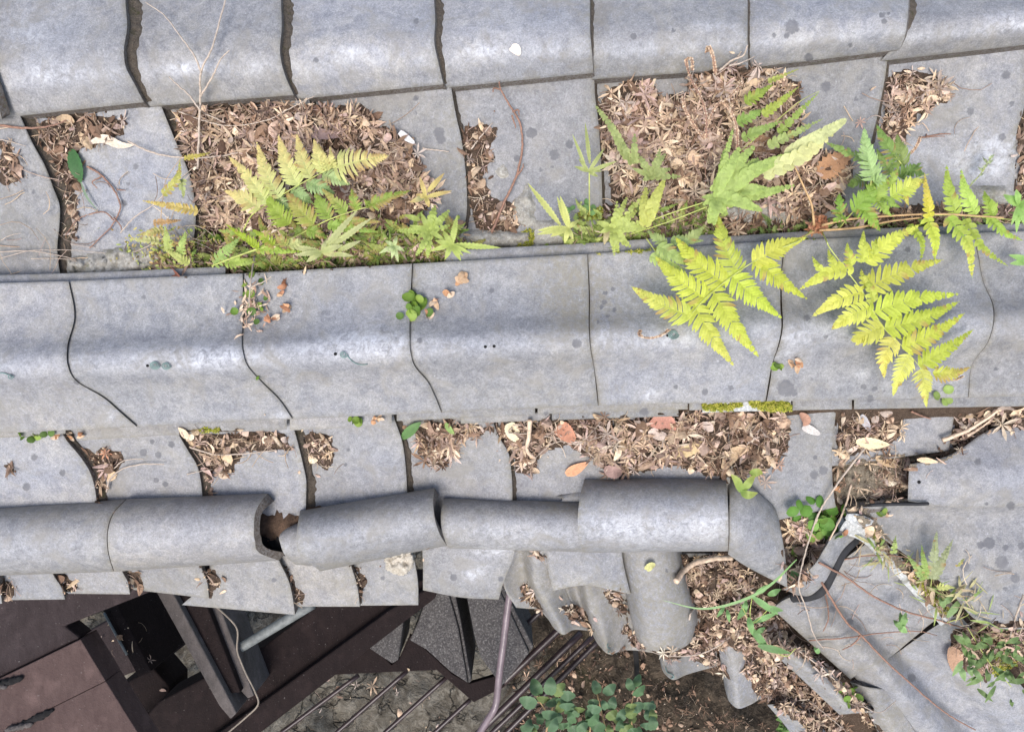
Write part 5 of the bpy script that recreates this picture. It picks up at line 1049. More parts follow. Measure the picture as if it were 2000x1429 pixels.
# small fern on the diagonal seam
f6 = empty('fern', cc(1820, 1145, -.2), 'small grey green fern on the diagonal seam beside the lichen rosettes', 'fern')
def E_(x, y, d=-.15): return (x, y, d)
frond(f6, [(1818,1145,-.18),(1822,1110,-.16),(1828,1060,-.13)], [
 (E_(1820,1130), E_(1830,1036), 14, (.40,.44,.24), dict(n=12)), (E_(1822,1130), E_(1862,1052), 12, (.38,.42,.22), dict(n=10)), (E_(1810,1130), E_(1800,1063), 9, (.34,.44,.12), dict(n=9)), (E_(1805,1130), E_(1772,1082), 9, (.34,.44,.14), dict(n=9)), (E_(1830,1145), E_(1866,1147), 9, (.46,.50,.18), dict(n=8)), (E_(1870,1105), E_(1884,1090), 6, (.42,.46,.16), dict(n=4)), (E_(1745,1080), E_(1750,1045), 7, (.34,.44,.14), dict(n=5))], r=.0007)
# ---- round leaved plants
def roundleaf(mb, c, r, col, M, cup=.3):
    V = [np.zeros(3)]; k = 9
    for ring, z in ((.6, .25), (1, 1)):
        for i in range(k):
            a = 2*math.pi*i/k; rr = r*ring*(1-.12*(i == 0))
            V.append(np.array([math.cos(a)*rr, math.sin(a)*rr, z*cup*r*.5]))
    Fc = [(0, 1+i, 1+(i+1) % k) for i in range(k)]+[(1+i, 1+k+i, 1+k+(i+1) % k, 1+(i+1) % k) for i in range(k)]
    cs = np.concatenate([[np.array(col)*1.15], np.tile(np.array(col), (k, 1)), np.tile(np.array(col)*.92, (k, 1))])
    mb.add(np.array(V) @ M.T + c, Fc, cs)
def creeper(label, cen, sx, sy, n, r, cols, h=.012, dry=0, dryxy=None, name='creeper'):
    rt = empty(name, cc(*cen, sd(*cen)), label, 'creeper'); mb = MB()
    for q in range(n):
        x = random.gauss(cen[0], sx); y = random.gauss(cen[1], sy); d = sd(x, y); m = px2m(d)
        c = cc(x, y, d+random.uniform(.002, h)); roundleaf(mb, c, r*m*random.uniform(.7, 1.15), rc(cols, .2)/1.15, frame(.45), random.choice((.3, -.3, .5)))
        mb.add(*tubeVF(cc(x, y, d), c-np.array([0, 0, .0005]), .0004), (.3, .25, .12))
    mb.build('leaves', [GREEN], parent=rt, smooth=True)
    if dryxy:
        mb = MB()
        for (x, y, s) in dryxy:
            d = sd(x, y); m = px2m(d)
            s *= 1.35
            for k in range(3): scrap(mb, cc(x+random.uniform(-.4, .4)*s, y+random.uniform(-.4, .4)*s, d+random.uniform(.003, .012)), s*m*random.uniform(.9, 1.6), s*m*.33, rc([(.50,.28,.16),(.60,.42,.28),(.44,.22,.13),(.64,.50,.38)], .15)/1.15, frame(.6), .9, 5)
        mb.build('dry_leaves', [DRY], parent=rt, smooth=True)
    return rt
def tubeVF(a, b, r):
    V = []; 
    for p in (a, b):
        for j in range(3): w = 2.09*j; V.append(p+np.array([math.cos(w)*r, math.sin(w)*r, 0]))
    return V, [(0, 1, 4, 3), (1, 2, 5, 4), (2, 0, 3, 5)]
GL = [(.16,.28,.05),(.22,.35,.06),(.28,.40,.08),(.12,.21,.05)]
creeper('creeper tuft with orange dead leaves rooted in the second ridge seam', (496,588), 16, 24, 13, 8, GL, dryxy=[(550,556,13),(548,575,10),(562,604,13),(520,625,10),(540,618,9)])
mb = MB()
for q in range(90):
    x, y = random.gauss(490, 15), random.gauss(598, 24); scrap(mb, cc(x, y, sd(x, y)+random.uniform(.002, .012)), random.uniform(.008, .022), random.uniform(.0005, .0022), rc([(.42,.30,.24),(.60,.48,.38),(.30,.2,.15)]), frame(.5), .8)
mb.build('dried_litter', [DRY], parent=bpy.data.objects['creeper'], smooth=False)
creeper('round green creeper clump with an orange dried runner on the third ridge seam', (808,597), 13, 13, 16, 11, GL, dryxy=[(838,612,11),(845,590,12),(878,572,13),(895,541,15),(903,541,13)])
creeper('two small green leaves with a dried orange leaf in the fifth ridge seam', (1515,717), 6, 4, 4, 8, GL, dryxy=[(1552,712,14),(1560,706,10)])
creeper('tiny green leaf in the kinked seam below the wire tail tile', (501,738), 1, 1, 1, 6, GL)
creeper('green and orange creeper leaves under the ridge at the far left', (70,852), 16, 3, 8, 8, GL, dryxy=[(110,850,10),(135,848,10),(155,850,8)])
creeper('green and orange leaf sprig on the course tile below the second ridge seam', (693,822), 9, 3, 7, 8, GL, dryxy=[(728,820,10),(742,820,9)])
creeper('bright round leaved plant at the junction of the lower ridges', (1600,1025), 30, 20, 34, 13, [(.15,.32,.06),(.20,.38,.08),(.11,.25,.05),(.26,.42,.10)], h=.03, dryxy=[(1632,953,10),(1650,1040,9),(1580,1050,9)], name='round_leaved_plant')
creeper('three small leaves sprouting by the brown fern crown', (1500,435), 10, 8, 7, 10, GL, dryxy=[(1543,440,14),(1550,450,10),(1505,425,8)])
creeper('few dark round leaves under the bushy hand fern', (752,462), 22, 8, 7, 12, [(.12,.28,.12)])
creeper('green weed sprouts along the left back edge of the ridge', (410,468), 22, 10, 16, 9, GL)
creeper('low green leaves on pale mortar at the left', (225,532), 30, 5, 16, 7, [(.22,.36,.08),(.28,.40,.12)])
creeper('small creeper leaves and pale petal on the back edge at the centre', (1112,486), 24, 3, 8, 8, GL)
creeper('small green weed in the shadow under the right litter slope edge', (1660,1352), 14, 8, 12, 9, GL)
creeper('green leaves on the seam beneath the hanging fronds', (1840,775), 8, 8, 4, 9, [(.3,.42,.12)])
creeper('tiny weed on the edge of the notched tile', (1722,998), 3, 3, 3, 8, GL, dryxy=[(1733,1003,9)])
creeper('small clover leaves right of the pale hand fern', (1140,405), 16, 6, 8, 8, [(.18,.34,.12)])
mb = MB()
for q in range(260):
    x = random.uniform(440, 960); y = yC0(x)-random.uniform(3, 26)
    if random.random() < (x-440)/900: pass
    c = cc(x, y, sd(x, y)+random.uniform(.0, .014)); roundleaf(mb, c, random.uniform(.0018, .0055), rc([(.22,.36,.10),(.30,.44,.14),(.16,.28,.08),(.36,.46,.14)], .2)/1.15, frame(.5))
for q in range(520):
    x = random.uniform(1120, 1400); y = random.gauss(455, 22)
    if y > yC0(x)-2 or y < 395: continue
    c = cc(x, y, sd(x, y)+random.uniform(.0, .02))
    if random.random() < .5: roundleaf(mb, c, random.uniform(.0016, .004), rc([(.26,.36,.10),(.38,.46,.16),(.30,.38,.10)], .2)/1.15, frame(.5))
    else: scrap(mb, c, random.uniform(.004, .011), random.uniform(.001, .003), rc([(.30,.40,.12),(.44,.50,.18),(.36,.42,.14)], .2)/1.15, frame(.6), .5, 3)
for q in range(900):
    x = random.uniform(400, 900); y = yC0(x)-abs(random.gauss(0, 26))-3
    if y < 440: continue
    c = cc(x, y, sd(x, y)+random.uniform(.0, .022))
    scrap(mb, c, random.uniform(.005, .016), random.uniform(.001, .0036), rc([(.28,.38,.10),(.40,.48,.16),(.22,.34,.08),(.46,.46,.18),(.18,.28,.07)], .2)/1.15, frame(.6), .5, 4)
tag(mb.build('ground_cover', [GREEN], smooth=True), 'dense tiny green weeds along the back edge of the ridge', None, None, 'stuff')
def tangle(label, boxes, cols, n, seed_=1):
    mb = MB()
    for (x0, x1, up, y1off) in boxes:
        for q in range(n):
            x = random.uniform(x0, x1); y = yC0(x)-4-abs(random.gauss(0, up))
            if y < yC0(x)-up*2.4: continue
            d = sd(x, y); c = cc(x, y, d+random.uniform(.004, .03)); u = random.random()
            if u < .30: # tiny feathery frond
                a = random.uniform(-2.9, -.2); L_ = random.uniform(16, 42); x2 = x+math.cos(a)*L_; y2 = y+math.sin(a)*L_*.8
                pinna(mb, (x, y, d+.006), (x2, y2, d+random.uniform(.01, .03)), random.uniform(4, 8), rc(cols)/1.22, n=7, bow=random.uniform(-.15, .15), lob=.8)
            elif u < .55: straw(mb, c, random.uniform(.015, .05), rc(PALEC+TAN+list(cols), .2), frame(.3), .0005)
            elif u < .8: scrap(mb, c, random.uniform(.006, .02), random.uniform(.001, .004), rc(cols, .2)/1.15, frame(.6), .5, 4)
            else: scrap(mb, c, random.uniform(.006, .018), random.uniform(.001, .004), rc(TAN+DARK, .2), frame(.6), .8, 4)
    return tag(mb.build('weed_tangle', [GREEN], smooth=False), label, None, None, 'stuff')
tangle('tangled low weeds and dry stems behind the left half of the ridge', [(310,920,20,0),(560,900,36,0)], [(.30,.40,.10),(.42,.48,.14),(.22,.32,.07),(.48,.46,.14)], 560)
mb = MB()
for q in range(34):
    x = random.uniform(1125, 1400); y = random.uniform(415, 482); a = -random.uniform(.2, 2.9); L_ = random.uniform(28, 60); d = sd(x, y)
    pinna(mb, (x, y, d+.006), (x+math.cos(a)*L_, y+math.sin(a)*L_*.8, d+random.uniform(.01, .03)), random.uniform(6, 11), random.choice([(.36,.44,.12),(.44,.50,.16),(.28,.38,.09)]), n=9, bow=random.uniform(-.12, .12), brown=.12, lob=.8)
tag(mb.build('fern_thicket', [GREEN], smooth=True), 'thicket of small lacy fern leaves behind the centre of the ridge', None, None, 'stuff')
mb = MB()
for q in range(150):
    t = random.random(); x = 1700+t*310+random.gauss(0, 16); y = 1075+t*150+max(0, t-.6)*120+random.gauss(0, 20); d = sd(x, y); a = random.uniform(0, 6.28); L_ = random.uniform(14, 46)
    strap(mb, [(x, y, d+.003), (x+math.cos(a)*L_*.5, y+math.sin(a)*L_*.5, d+random.uniform(.008, .02)), (x+math.cos(a)*L_, y+math.sin(a)*L_, d+random.uniform(.002, .012))], random.choice((1.2, 1.6, 3.5)), random.choice([(.34,.42,.14),(.24,.34,.10),(.50,.46,.24),(.55,.44,.28)]), None, 0, 8)
tag(mb.build('grassy_growth', [GREEN], smooth=True), 'thin grassy growth and dry blades along the diagonal seam', None, None, 'stuff')
tangle('tangled low ferny weeds behind the centre of the ridge', [(1110,1400,26,0)], [(.34,.42,.11),(.44,.50,.15),(.24,.33,.08)], 520)
tangle('sparse low weeds behind the right part of the ridge', [(1400,2000,14,0)], [(.24,.34,.10),(.34,.42,.14),(.18,.26,.08)], 260)
mb = MB()
for (x0, x1, y0, y1, n_) in ((0,250,240,540,34), (300,420,330,520,30), (1640,1900,150,340,12), (1450,1700,1060,1300,34), (1640,2000,1080,1300,36), (350,620,850,900,14), (1200,1560,200,420,40), (380,800,210,420,40)):
    for q in range(n_):
        x = random.uniform(x0, x1); y = random.uniform(y0, y1); straw(mb, cc(x, y, sd(x, y)+random.uniform(.003, .012)), random.uniform(.018, .075), rc(PALEC+TAN, .2), frame(.16), random.uniform(.0004, .0008))
tag(mb.build('dry_straws', [DRY], smooth=False), 'thin dry straws and leaf stalks scattered over the roofs', None, None, 'stuff')
# ---- bigger single leaves
def leaf(pts, w, col, label, curl=.3, name='fallen_leaf', mat=None, cat='leaf', roll=0.0, wavy=.05, tipc=None, thick=None, pw=.75, off=.006):
    """pts pixel path base->tip resting on the surface"""
    P = [(x, y, sd(x, y)+off+(.004 if 0 < i < len(pts)-1 else 0)) for i, (x, y) in enumerate(pts)]
    mb = MB(); strap(mb, P if len(P) > 2 else [P[0], ((P[0][0]+P[1][0])/2, (P[0][1]+P[1][1])/2, max(P[0][2], P[1][2])+.004), P[1]], w, col, tipc, wavy, 18, roll, curl, pw)
    o = mb.build(name, [mat or DRY], smooth=True); return tag(o, label, cat)
leaf([(140,292),(150,330),(158,358)], 17, (.06,.16,.05), 'dark glossy green leaf lying on the soil of the leftmost seam', mat=GREEN, curl=.2)
leaf([(158,355),(170,385),(190,410)], 3, (.22,.30,.20), 'thin grey green dried stem curl below the dark green leaf', mat=GREEN)
leaf([(178,278),(205,272),(235,284),(262,284)], 11, (.78,.66,.52), 'cream curled leaf with pointed end beside the dark green leaf')
leaf([(614,206),(618,235),(632,262)], 20, (.30,.18,.12), 'long folded brown leaf standing under the top row edge', curl=.9, off=.012)
leaf([(580,240),(620,262),(680,265)], 15, (.34,.24,.22), 'crumpled mauve brown leaf above the pale fern', curl=.6)
leaf([(640,362),(660,372),(680,392)], 24, (.22,.12,.09), 'round dark brown leaf between the two left fronds', curl=.3, wavy=.02, off=.022, pw=.5)
leaf([(765,320),(772,300),(785,288)], 14, (.36,.27,.21), 'small round taupe leaf at the tip of the pale fern', curl=.3, pw=.5, off=.012)
leaf([(300,518),(330,530),(352,540)], 16, (.36,.14,.09), 'reddish brown curled leaf at the back edge of the ridge, far left', curl=.7)
leaf([(1228,240),(1240,270),(1252,300)], 18, (.58,.40,.34), 'pink tan oval leaf in the widest heap', off=.016)
leaf([(1600,345),(1625,322),(1665,300)], 27, (.36,.20,.11), 'large crumpled brown leaf beside the fern crown', curl=.5, wavy=.14, off=.022)
leaf([(1430,290),(1480,282),(1540,300)], 22, (.32,.19,.11), 'broad dull brown leaf behind the hand fern', curl=.5, off=.018)
leaf([(994,826),(1002,845),(1010,862)], 17, (.80,.70,.48), 'cream pale leaf at the left end of the long drift', curl=.2, pw=.5, off=.014)
leaf([(1090,830),(1105,845),(1122,862)], 20, (.46,.22,.14), 'squarish red brown leaf under the course tile', curl=.4, pw=.4, off=.016)
leaf([(1105,926),(1125,916),(1150,902)], 13, (.66,.34,.19), 'smooth orange oval leaf on a bare pan tile', curl=.15, wavy=.01, off=.006)
leaf([(1318,888),(1350,875),(1382,862)], 16, (.62,.47,.26), 'long tan oval leaf in the middle of the long drift', curl=.3, off=.020)
leaf([(1410,915),(1430,885),(1470,872)], 16, (.60,.44,.28), 'twisted tan leaf at the right end of the long drift', curl=.8, off=.020)
leaf([(1270,828),(1300,822),(1320,840)], 18, (.48,.24,.18), 'rust red leaf below the course tile at the centre', curl=.5, off=.018)
leaf([(1180,915),(1200,922),(1215,925)], 15, (.40,.26,.22), 'broken mauve leaf at the edge of the large half round tile', curl=.4, off=.014)
leaf([(1672,862),(1705,866),(1738,868)], 14, (.72,.60,.38), 'cream pointed leaf with black spider like stain under the ridge right', curl=.2, off=.012)
leaf([(1710,893),(1735,902),(1756,912)], 12, (.66,.48,.30), 'tan oval leaf on the granular pocket', curl=.2, off=.010)
leaf([(1680,812),(1690,825),(1700,842)], 10, (.48,.46,.47), 'grey papery leaf strip under the ridge right', curl=.1, off=.010, pw=.4)
leaf([(1568,832),(1585,840),(1602,848)], 10, (.62,.58,.54), 'pale grey leaf scrap on the last pan tile', curl=.1, pw=.4)
leaf([(1562,806),(1572,820),(1570,832)], 11, (.42,.24,.17), 'dried reddish leaf hanging below the ridge beside the pale scrap', curl=.9)
leaf([(1855,1262),(1862,1285),(1866,1315)], 20, (.48,.30,.20), 'brown folded leaf on the lower diagonal tile', curl=.5, off=.012)
leaf([(998,92),(1008,98),(1016,108)], 12, (.85,.74,.62), 'single creamy petal on the top row', curl=.3, pw=.5)
leaf([(780,258),(795,270),(810,280)], 8, (.68,.66,.64), 'whitish grey leaf scrap near the oval lichen spot', curl=.1, pw=.35, off=.012)
leaf([(785,856),(805,838),(822,824)], 12, (.14,.27,.09), 'dark green strap leaf under the ridge beside the spiky heap', mat=GREEN, curl=.3, off=.012)
leaf([(870,826),(878,838),(888,850)], 7, (.30,.44,.14), 'thin green leaf sprout on the spiky heap', mat=GREEN, off=.014)
leaf([(1272,870-570),(1300,318),(1318,330)], 6, (.5,.4,.3), 'x', off=.02) if False else None
leaf([(1285,455-10),(1275,458),(1278,472)], 8, (.55,.40,.32), 'pinkish dead bracts beside the moss cushion', curl=.4)
leaf([(1262,1112),(1270,1104),(1280,1102)], 9, (.58,.56,.24), 'yellow flower like scrap on the big barrel tile', curl=.5, pw=.5)
for (x, y, r_, c, lab) in ((815,300,24,(.52,.44,.38),'pale star shaped maple leaf on bare tile right of the pale fern'), (1735,232,20,(.50,.38,.25),'six pointed tan maple leaf left of its orange neighbour'), (1775,236,22,(.66,.44,.28),'orange tan maple leaf with long stalk on bare tile'), (205,885,16,(.60,.30,.18),'small rusty maple leaf on the dark crumbs'),
    (1525,905,20,(.56,.36,.26),'orange pink maple leaf below the drift end'), (1495,942,22,(.50,.38,.30),'pale maple leaf by the dark leaf pocket'), (1460,865,18,(.52,.36,.28),'pink brown maple leaf on the drift'), (1330,850,22,(.58,.46,.32),'straw maple leaf on the drift'), (745,350,22,(.50,.36,.32),'mauve maple leaf right of the pale fern base'), (1680,238,16,(.46,.30,.24),'reddish maple leaf above the pale upright frond'),
    (1245,210,20,(.60,.42,.24),'golden tan maple leaf near the top of the widest heap'), (1430,175,24,(.54,.42,.30),'large pale maple leaf under the curled fronds'), (1730,975,17,(.66,.56,.46),'cream maple leaf in the granular pocket'), (1745,940,16,(.66,.52,.42),'pinkish cream maple leaf in the granular pocket'), (1200,878,14,(.5,.4,.36),'grey mauve maple leaf above the smooth orange one')):
    mb = MB(); m = px2m(sd(x, y)); maple(mb, cc(x, y, sd(x, y)+.010), r_*m, np.array(c), frame(.18), 7, .35); tag(mb.build('maple_leaf', [DRY], smooth=False), lab, 'leaf', 'single maple leaves')
for (pts, w, lab) in (([(1443,962),(1447,945),(1436,925)], 9, 'a'), ([(1450,962),(1460,960),(1480,960)], 8, 'b'), ([(1452,955),(1465,940),(1478,925)], 8, 'c')):
    pass
rt = empty('small_plant', cc(1448, 955, sd(1448, 955)), 'small plant with yellow veined green leaves on the bent corner tile', 'plant'); mb = MB()
for pts in ([(1447,960,-.12),(1440,940,-.10),(1428,926,-.10)], [(1447,960,-.12),(1462,966,-.11),(1480,962,-.12)], [(1450,958,-.12),(1462,942,-.11),(1476,926,-.12)], [(1465,925,-.12),(1478,922,-.11),(1490,924,-.12)]): strap(mb, pts, 10, (.26,.38,.10), (.42,.46,.12), .03)
mb.build('leaves', [GREEN], parent=rt)
# lance leaved weed right of the litter slope
def lance_plant(name, label, items, col, stems, cat='plant', d=-.22, w=8):
    rt = empty(name, cc(items[0][0], items[0][1], d-.03), label, cat); mb = MB()
    for it in items:
        x0, y0, x1, y1 = it[:4]; ww = it[4] if len(it) > 4 else w; o = random.uniform(-.01, .012)
        strap(mb, [(x0, y0, d+o), ((x0+x1)/2, (y0+y1)/2, d+o+.008), (x1, y1, d+o-.002)], ww, rc([col], .22)/1.15, None, .03)
    mb.build('leaves', [GREEN], parent=rt, smooth=True)
    for s_ in stems: bar('stem', [(x, y, d) for x, y in s_], .0008, STEMG, parent=rt, seg=5)
    return rt
lance_plant('weed', 'sprawling weed with lance shaped leaves across the litter slope', [(1470,1165,1520,1200,8),(1475,1160,1505,1140,7),(1460,1180,1440,1210,8),(1462,1205,1470,1240,8),(1470,1215,1520,1195,7),(1465,1225,1500,1262,8),(1480,1260,1545,1275,9),(1490,1185,1530,1192,8),(1500,1162,1525,1150,8),(1452,1195,1458,1170,7),(1478,1235,1495,1225,7),(1415,1185,1400,1205,5),(1500,1265,1470,1240,6),(1545,1120,1560,1160,11),(1420,1190,1425,1215,5),(1600,1275,1590,1262,6),(1545,1115,1580,1145,8)], (.22,.40,.16), [[(1470,1160),(1465,1200),(1475,1240),(1530,1280),(1555,1265)],[(1447,1180),(1470,1215),(1500,1190)]], d=-.25)
rt = empty('grass_blade', cc(1550, 1095, -.2), 'long arching green grass blade from the leaf pocket over the barrel', 'grass'); mb = MB()
strap(mb, [(1556,1092,-.15),(1500,1145,-.15),(1440,1175,-.17),(1370,1188,-.18),(1295,1172,-.19)], 3.6, (.24,.42,.15), (.34,.50,.24), 0, 40); mb.build('blade', [GREEN], parent=rt)
lance_plant('weed', 'dense green weed filling the lower right edge of the picture', [(random.uniform(1880,2010), random.uniform(1230,1345), 0, 0, 0) for _ in range(0)]+[(x, y, x+random.uniform(-38,38), y+random.uniform(-34,34), random.uniform(4,8)) for x, y in [(random.uniform(1885,2010), 1215+random.random()*60+max(0, (xx-1900))*.9) for xx in [random.uniform(1880,2010) for _ in range(60)]]], (.17,.26,.10), [[(1890,1225),(1930,1290),(1975,1340)],[(1850,1215),(1890,1200),(1900,1170)]], d=-.24)
lance_plant('weed', 'pair of green leaves on the diagonal tile where two stems cross', [(1765,1225,1758,1195,9),(1762,1222,1770,1195,9),(1755,1222,1772,1235,8),(1760,1225,1745,1210,7)], (.28,.46,.18), [], d=-.22)
lance_plant('weed', 'small grey green leaves at the lower corner of the diagonal seam', [(1840,1180,1865,1160,8),(1850,1205,1880,1165,9),(1845,1185,1835,1165,8),(1875,1300,1885,1330,8),(1880,1290,1860,1320,8),(1890,1300,1900,1320,7),(1900,1305,1920,1330,7)], (.24,.36,.16), [], d=-.22)
lance_plant('weed', 'faint young green sprig lying on the chalky tile at the upper right', [(1895,362,1905,350,3),(1910,345,1922,338,3),(1918,330,1930,320,4),(1925,322,1940,312,4),(1930,312,1942,302,4),(1922,335,1908,325,4),(1930,320,1918,306,4)], (.44,.52,.30), [[(1890,368),(1915,340),(1938,305)]], d=-.045, w=4)
lance_plant('weed', 'small weed patch at the bottom edge right of the rocks', [(x, y, x+random.uniform(-22,22), y+random.uniform(-22,22), random.uniform(5,8)) for x, y in [(random.uniform(1515,1550), random.uniform(1395,1435)) for _ in range(16)]], (.18,.32,.10), [], d=-.5)
# shrub at bottom centre
SH = (.125,.215,.125)
rt = empty('shrub', cc(1140, 1440, -.85), 'young shrub with rounded blue green leaves growing under the side roof', 'shrub'); mb = MB()
LV = [(1046,1340,0,18),(1075,1338,1,18),(1093,1345,2,16),(1110,1358,3,15),(1030,1370,4,18),(1062,1365,3,13),(1080,1370,2,14),(1102,1372,3,16),(1075,1395,3,16),(1082,1415,1,15),(1030,1425,4,16),(1164,1340,0,14),(1192,1345,2,15),(1160,1372,3,11),(1130,1385,4,11),(1150,1395,0,12),(1180,1375,0,10),(1196,1372,1,14),(1230,1335,0,13),(1245,1328,1,14),(1250,1348,2,15),(1245,1380,3,15),(1232,1378,4,10),(1215,1395,2,14),(1205,1405,4,12),(1275,1410,1,15),(1115,1400,0,13),(1110,1415,3,10),(1165,1418,4,17),(1140,1435,2,14),(1225,1425,2,15),(1235,1400,1,12),(1190,1425,1,12),(1060,1440,3,14)]
LV += [(random.uniform(1020,1275), random.uniform(1372,1440), random.randrange(5), random.uniform(10,16)) for _ in range(34)]
for x, y, k, L in LV:
    a = [math.radians(-100), math.radians(-75), math.radians(-50), math.radians(-10), math.radians(190)][k]+random.uniform(-.3, .3); d = -.80+random.uniform(-.05, .05)
    x0, y0 = x-math.cos(a)*L, y-math.sin(a)*L; x1, y1 = x+math.cos(a)*L*.95, y+math.sin(a)*L*.95
    strap(mb, [(x0, y0, d), (x, y, d+.012), (x1, y1, d)], L*.86, rc([SH, (.15,.25,.14), (.11,.20,.10), (.19,.26,.10)], .12)/1.15, None, .03, 16, random.uniform(-.3, .3), .2, .62)
mb.build('leaves', [GREEN], parent=rt, smooth=True)
for s_ in ([(1062,1450),(1070,1400),(1055,1370),(1046,1350)], [(1062,1450),(1080,1380),(1095,1355)], [(1190,1450),(1175,1390),(1165,1350)], [(1240,1450),(1232,1390),(1240,1345)], [(1150,1450),(1155,1400)], [(1055,1371),(1035,1370)], [(1232,1390),(1248,1380)]): bar('stem', [(x, y, -.84) for x, y in s_], .002, STEMB, parent=rt, seg=6)
# ---------------------------------------------------------------- twigs
def twig(pts, r, label, mat=TWIG, off=.006, taper=.5, name='twig', branches=(), cat='twig', jit=.0005, lift=None):
    P = [(x, y, sd(x, y)+off+(lift[i] if lift else 0)) for i, (x, y) in enumerate(pts)]
    # keep smooth: never dive into gaps
    for k in range(2):
        for i in range(1, len(P)-1):
            m = (P[i-1][2]+P[i+1][2])/2
            if P[i][2] < m: P[i] = (P[i][0], P[i][1], m)
    r *= 1.25; o = bar(name, P, r, mat, label if not branches else None, cat, seg=6, taper=taper, jit=jit)
    if branches:
        tag(o, label, cat)
        for b in branches:
            Q = [(x, y, sd(x, y)+off+.004) for x, y in b]
            i = min(range(len(P)), key=lambda i: math.hypot(P[i][0]-b[0][0], P[i][1]-b[0][1])); Q[0] = (b[0][0], b[0][1], P[i][2])
            q = bar('branch', Q, r*.75, mat, seg=5, taper=.5, jit=jit, parent=None); q.parent = o
            q.location = Vector(q.location)-Vector(o.location)
            for k_ in ('label', 'category'):
                if k_ in q: del q[k_]
    return o
twig([(386,330),(389,250),(391,190),(393,140),(415,90),(440,0),(442,-30)], .0017, 'bare forked dead twig standing over the top row seam', off=.02, branches=[[(393,143),(380,110),(355,75),(320,30),(285,5)],[(391,190),(415,150),(430,118),(448,98)],[(391,215),(368,185),(345,165),(330,150)],[(391,215),(400,222),(440,240)]])
twig([(350,218),(395,235),(450,246),(520,235),(570,210),(615,187)], .0010, 'long curved pale straw crossing the top of the left heap', off=.018)
twig([(250,276),(290,295),(335,306),(400,308),(470,298),(530,285)], .0013, 'long thin twig from the cream leaf across the left heap', off=.014)
twig([(0,245),(50,250),(95,247),(130,235)], .0018, 'red brown twig at the left picture edge', TWIGB, off=.012)
twig([(0,272),(50,285)], .0007, 'pale straw at the left picture edge', off=.006)
twig([(170,325),(195,340),(222,370),(235,400),(230,420),(215,445),(175,485)], .0014, 'reddish branching root on the second row tile', TWIGB, off=.006, branches=[[(222,430),(205,415),(180,417),(150,430),(128,460)],[(222,425),(235,440),(238,452)],[(198,345),(180,355),(190,368)],[(228,370),(245,372)]])
twig([(-5,492),(60,490),(120,500),(150,508)], .0009, 'bundle of long pale straws at the lower left of the second row', off=.012, branches=[[(0,505),(60,490),(130,488),(205,494)],[(0,470),(20,460),(42,455)],[(60,505),(130,506),(170,520)]])
twig([(240,500),(280,485),(330,462),(395,478),(470,520)], .0007, 'thin wiry straw among the yellow sprays', off=.016)
twig([(388,368),(430,340),(470,310),(500,290)], .0009, 'brown wiry stem crossing beside the pale fern', TWIGB, off=.016)
twig([(235,455),(262,425),(300,400),(330,370),(385,320)], .0009, 'tan wiry stem left of the pale fern', TWIG, off=.014)
twig([(960,455),(985,395),(1008,345),(1020,290),(1015,240),(995,205),(978,175),(975,160)], .0018, 'curved dry stalk with hooked tip leaning on the top row edge', TWIGB, off=.012, branches=[[(1000,218),(1012,215),(1014,225)],[(978,175),(965,172),(963,180)],[(1008,345),(1020,330),(1022,320)],[(1000,225),(1008,250)]])
twig([(920,292),(935,272),(962,240)], .0012, 'short pale stick on the soil wedge', off=.010)
twig([(825,290),(850,293),(877,296)], .0012, 'short brown stick beside the pale star leaf', off=.006)
twig([(497,500),(490,545),(486,600)], .0013, 'pale upright stalk over the second ridge seam', off=.03, branches=[[(492,560),(515,550),(530,540)]])
twig([(1000,835),(995,845),(1040,848),(1100,858),(1130,870),(1178,907)], .0011, 'pale forked straw on the left of the long drift', off=.020, branches=[[(1125,868),(1150,850),(1172,825)],[(1125,868),(1090,862),(1060,880),(1045,895)],[(1125,868),(1180,850),(1215,832)]])
twig([(1035,820),(1033,850),(1030,880),(1045,895)], .0034, 'pale broken stick pointing down the drift', TWIGW, off=.014, taper=.7)
twig([(1195,908),(1222,885),(1245,872)], .0009, 'short straw by the large half round tile', off=.016)
twig([(370,872),(400,882),(430,888),(480,885),(540,878)], .0015, 'twig lying along the crumbs above the lower ridge', TWIG, off=.010)
twig([(365,926),(390,920),(415,916)], .0009, 'short straw across the third pan seam', off=.006)
twig([(208,960),(215,935),(240,915),(280,906),(320,907)], .0014, 'bent pale straw curving over the second pan', TWIG, off=.010)
twig([(222,915),(240,900),(262,896),(280,896)], .0009, 'shorter bent straw above the first bent one', TWIG, off=.010)
twig([(1840,860),(1890,840),(1930,815),(1950,800)], .0032, 'thick broken stick under the ridge at the far right', TWIGW, off=.014, branches=[[(1890,850),(1915,835),(1935,820)]])
twig([(1780,803),(1800,812),(1818,818)], .0016, 'short dark twig under the ridge right', TWIGB, off=.008)
twig([(1688,876),(1655,918),(1625,960),(1600,1000),(1578,1060),(1565,1110),(1560,1145),(1575,1190),(1590,1240),(1610,1268)], .0016, 'long forked grey twig hanging from the sandy knob over the diagonal tile', TWIG, off=.02, branches=[[(1600,1000),(1590,1030),(1570,1070)],[(1575,1190),(1582,1188)],[(1605,1262),(1625,1265),(1640,1272)]])
twig([(1663,945),(1650,990),(1625,1045),(1600,1085)], .0017, 'straw coloured stick behind the forked grey twig', TWIGW, off=.018)
twig([(1585,1100),(1610,1145),(1650,1210),(1680,1238),(1730,1290),(1780,1335),(1820,1370),(1860,1400),(1905,1425)], .0019, 'long brown woody stem running down the diagonal tile', TWIGB, off=.012, branches=[[(1682,1240),(1665,1258),(1645,1268)],[(1590,1110),(1612,1160),(1618,1205),(1608,1232)]])
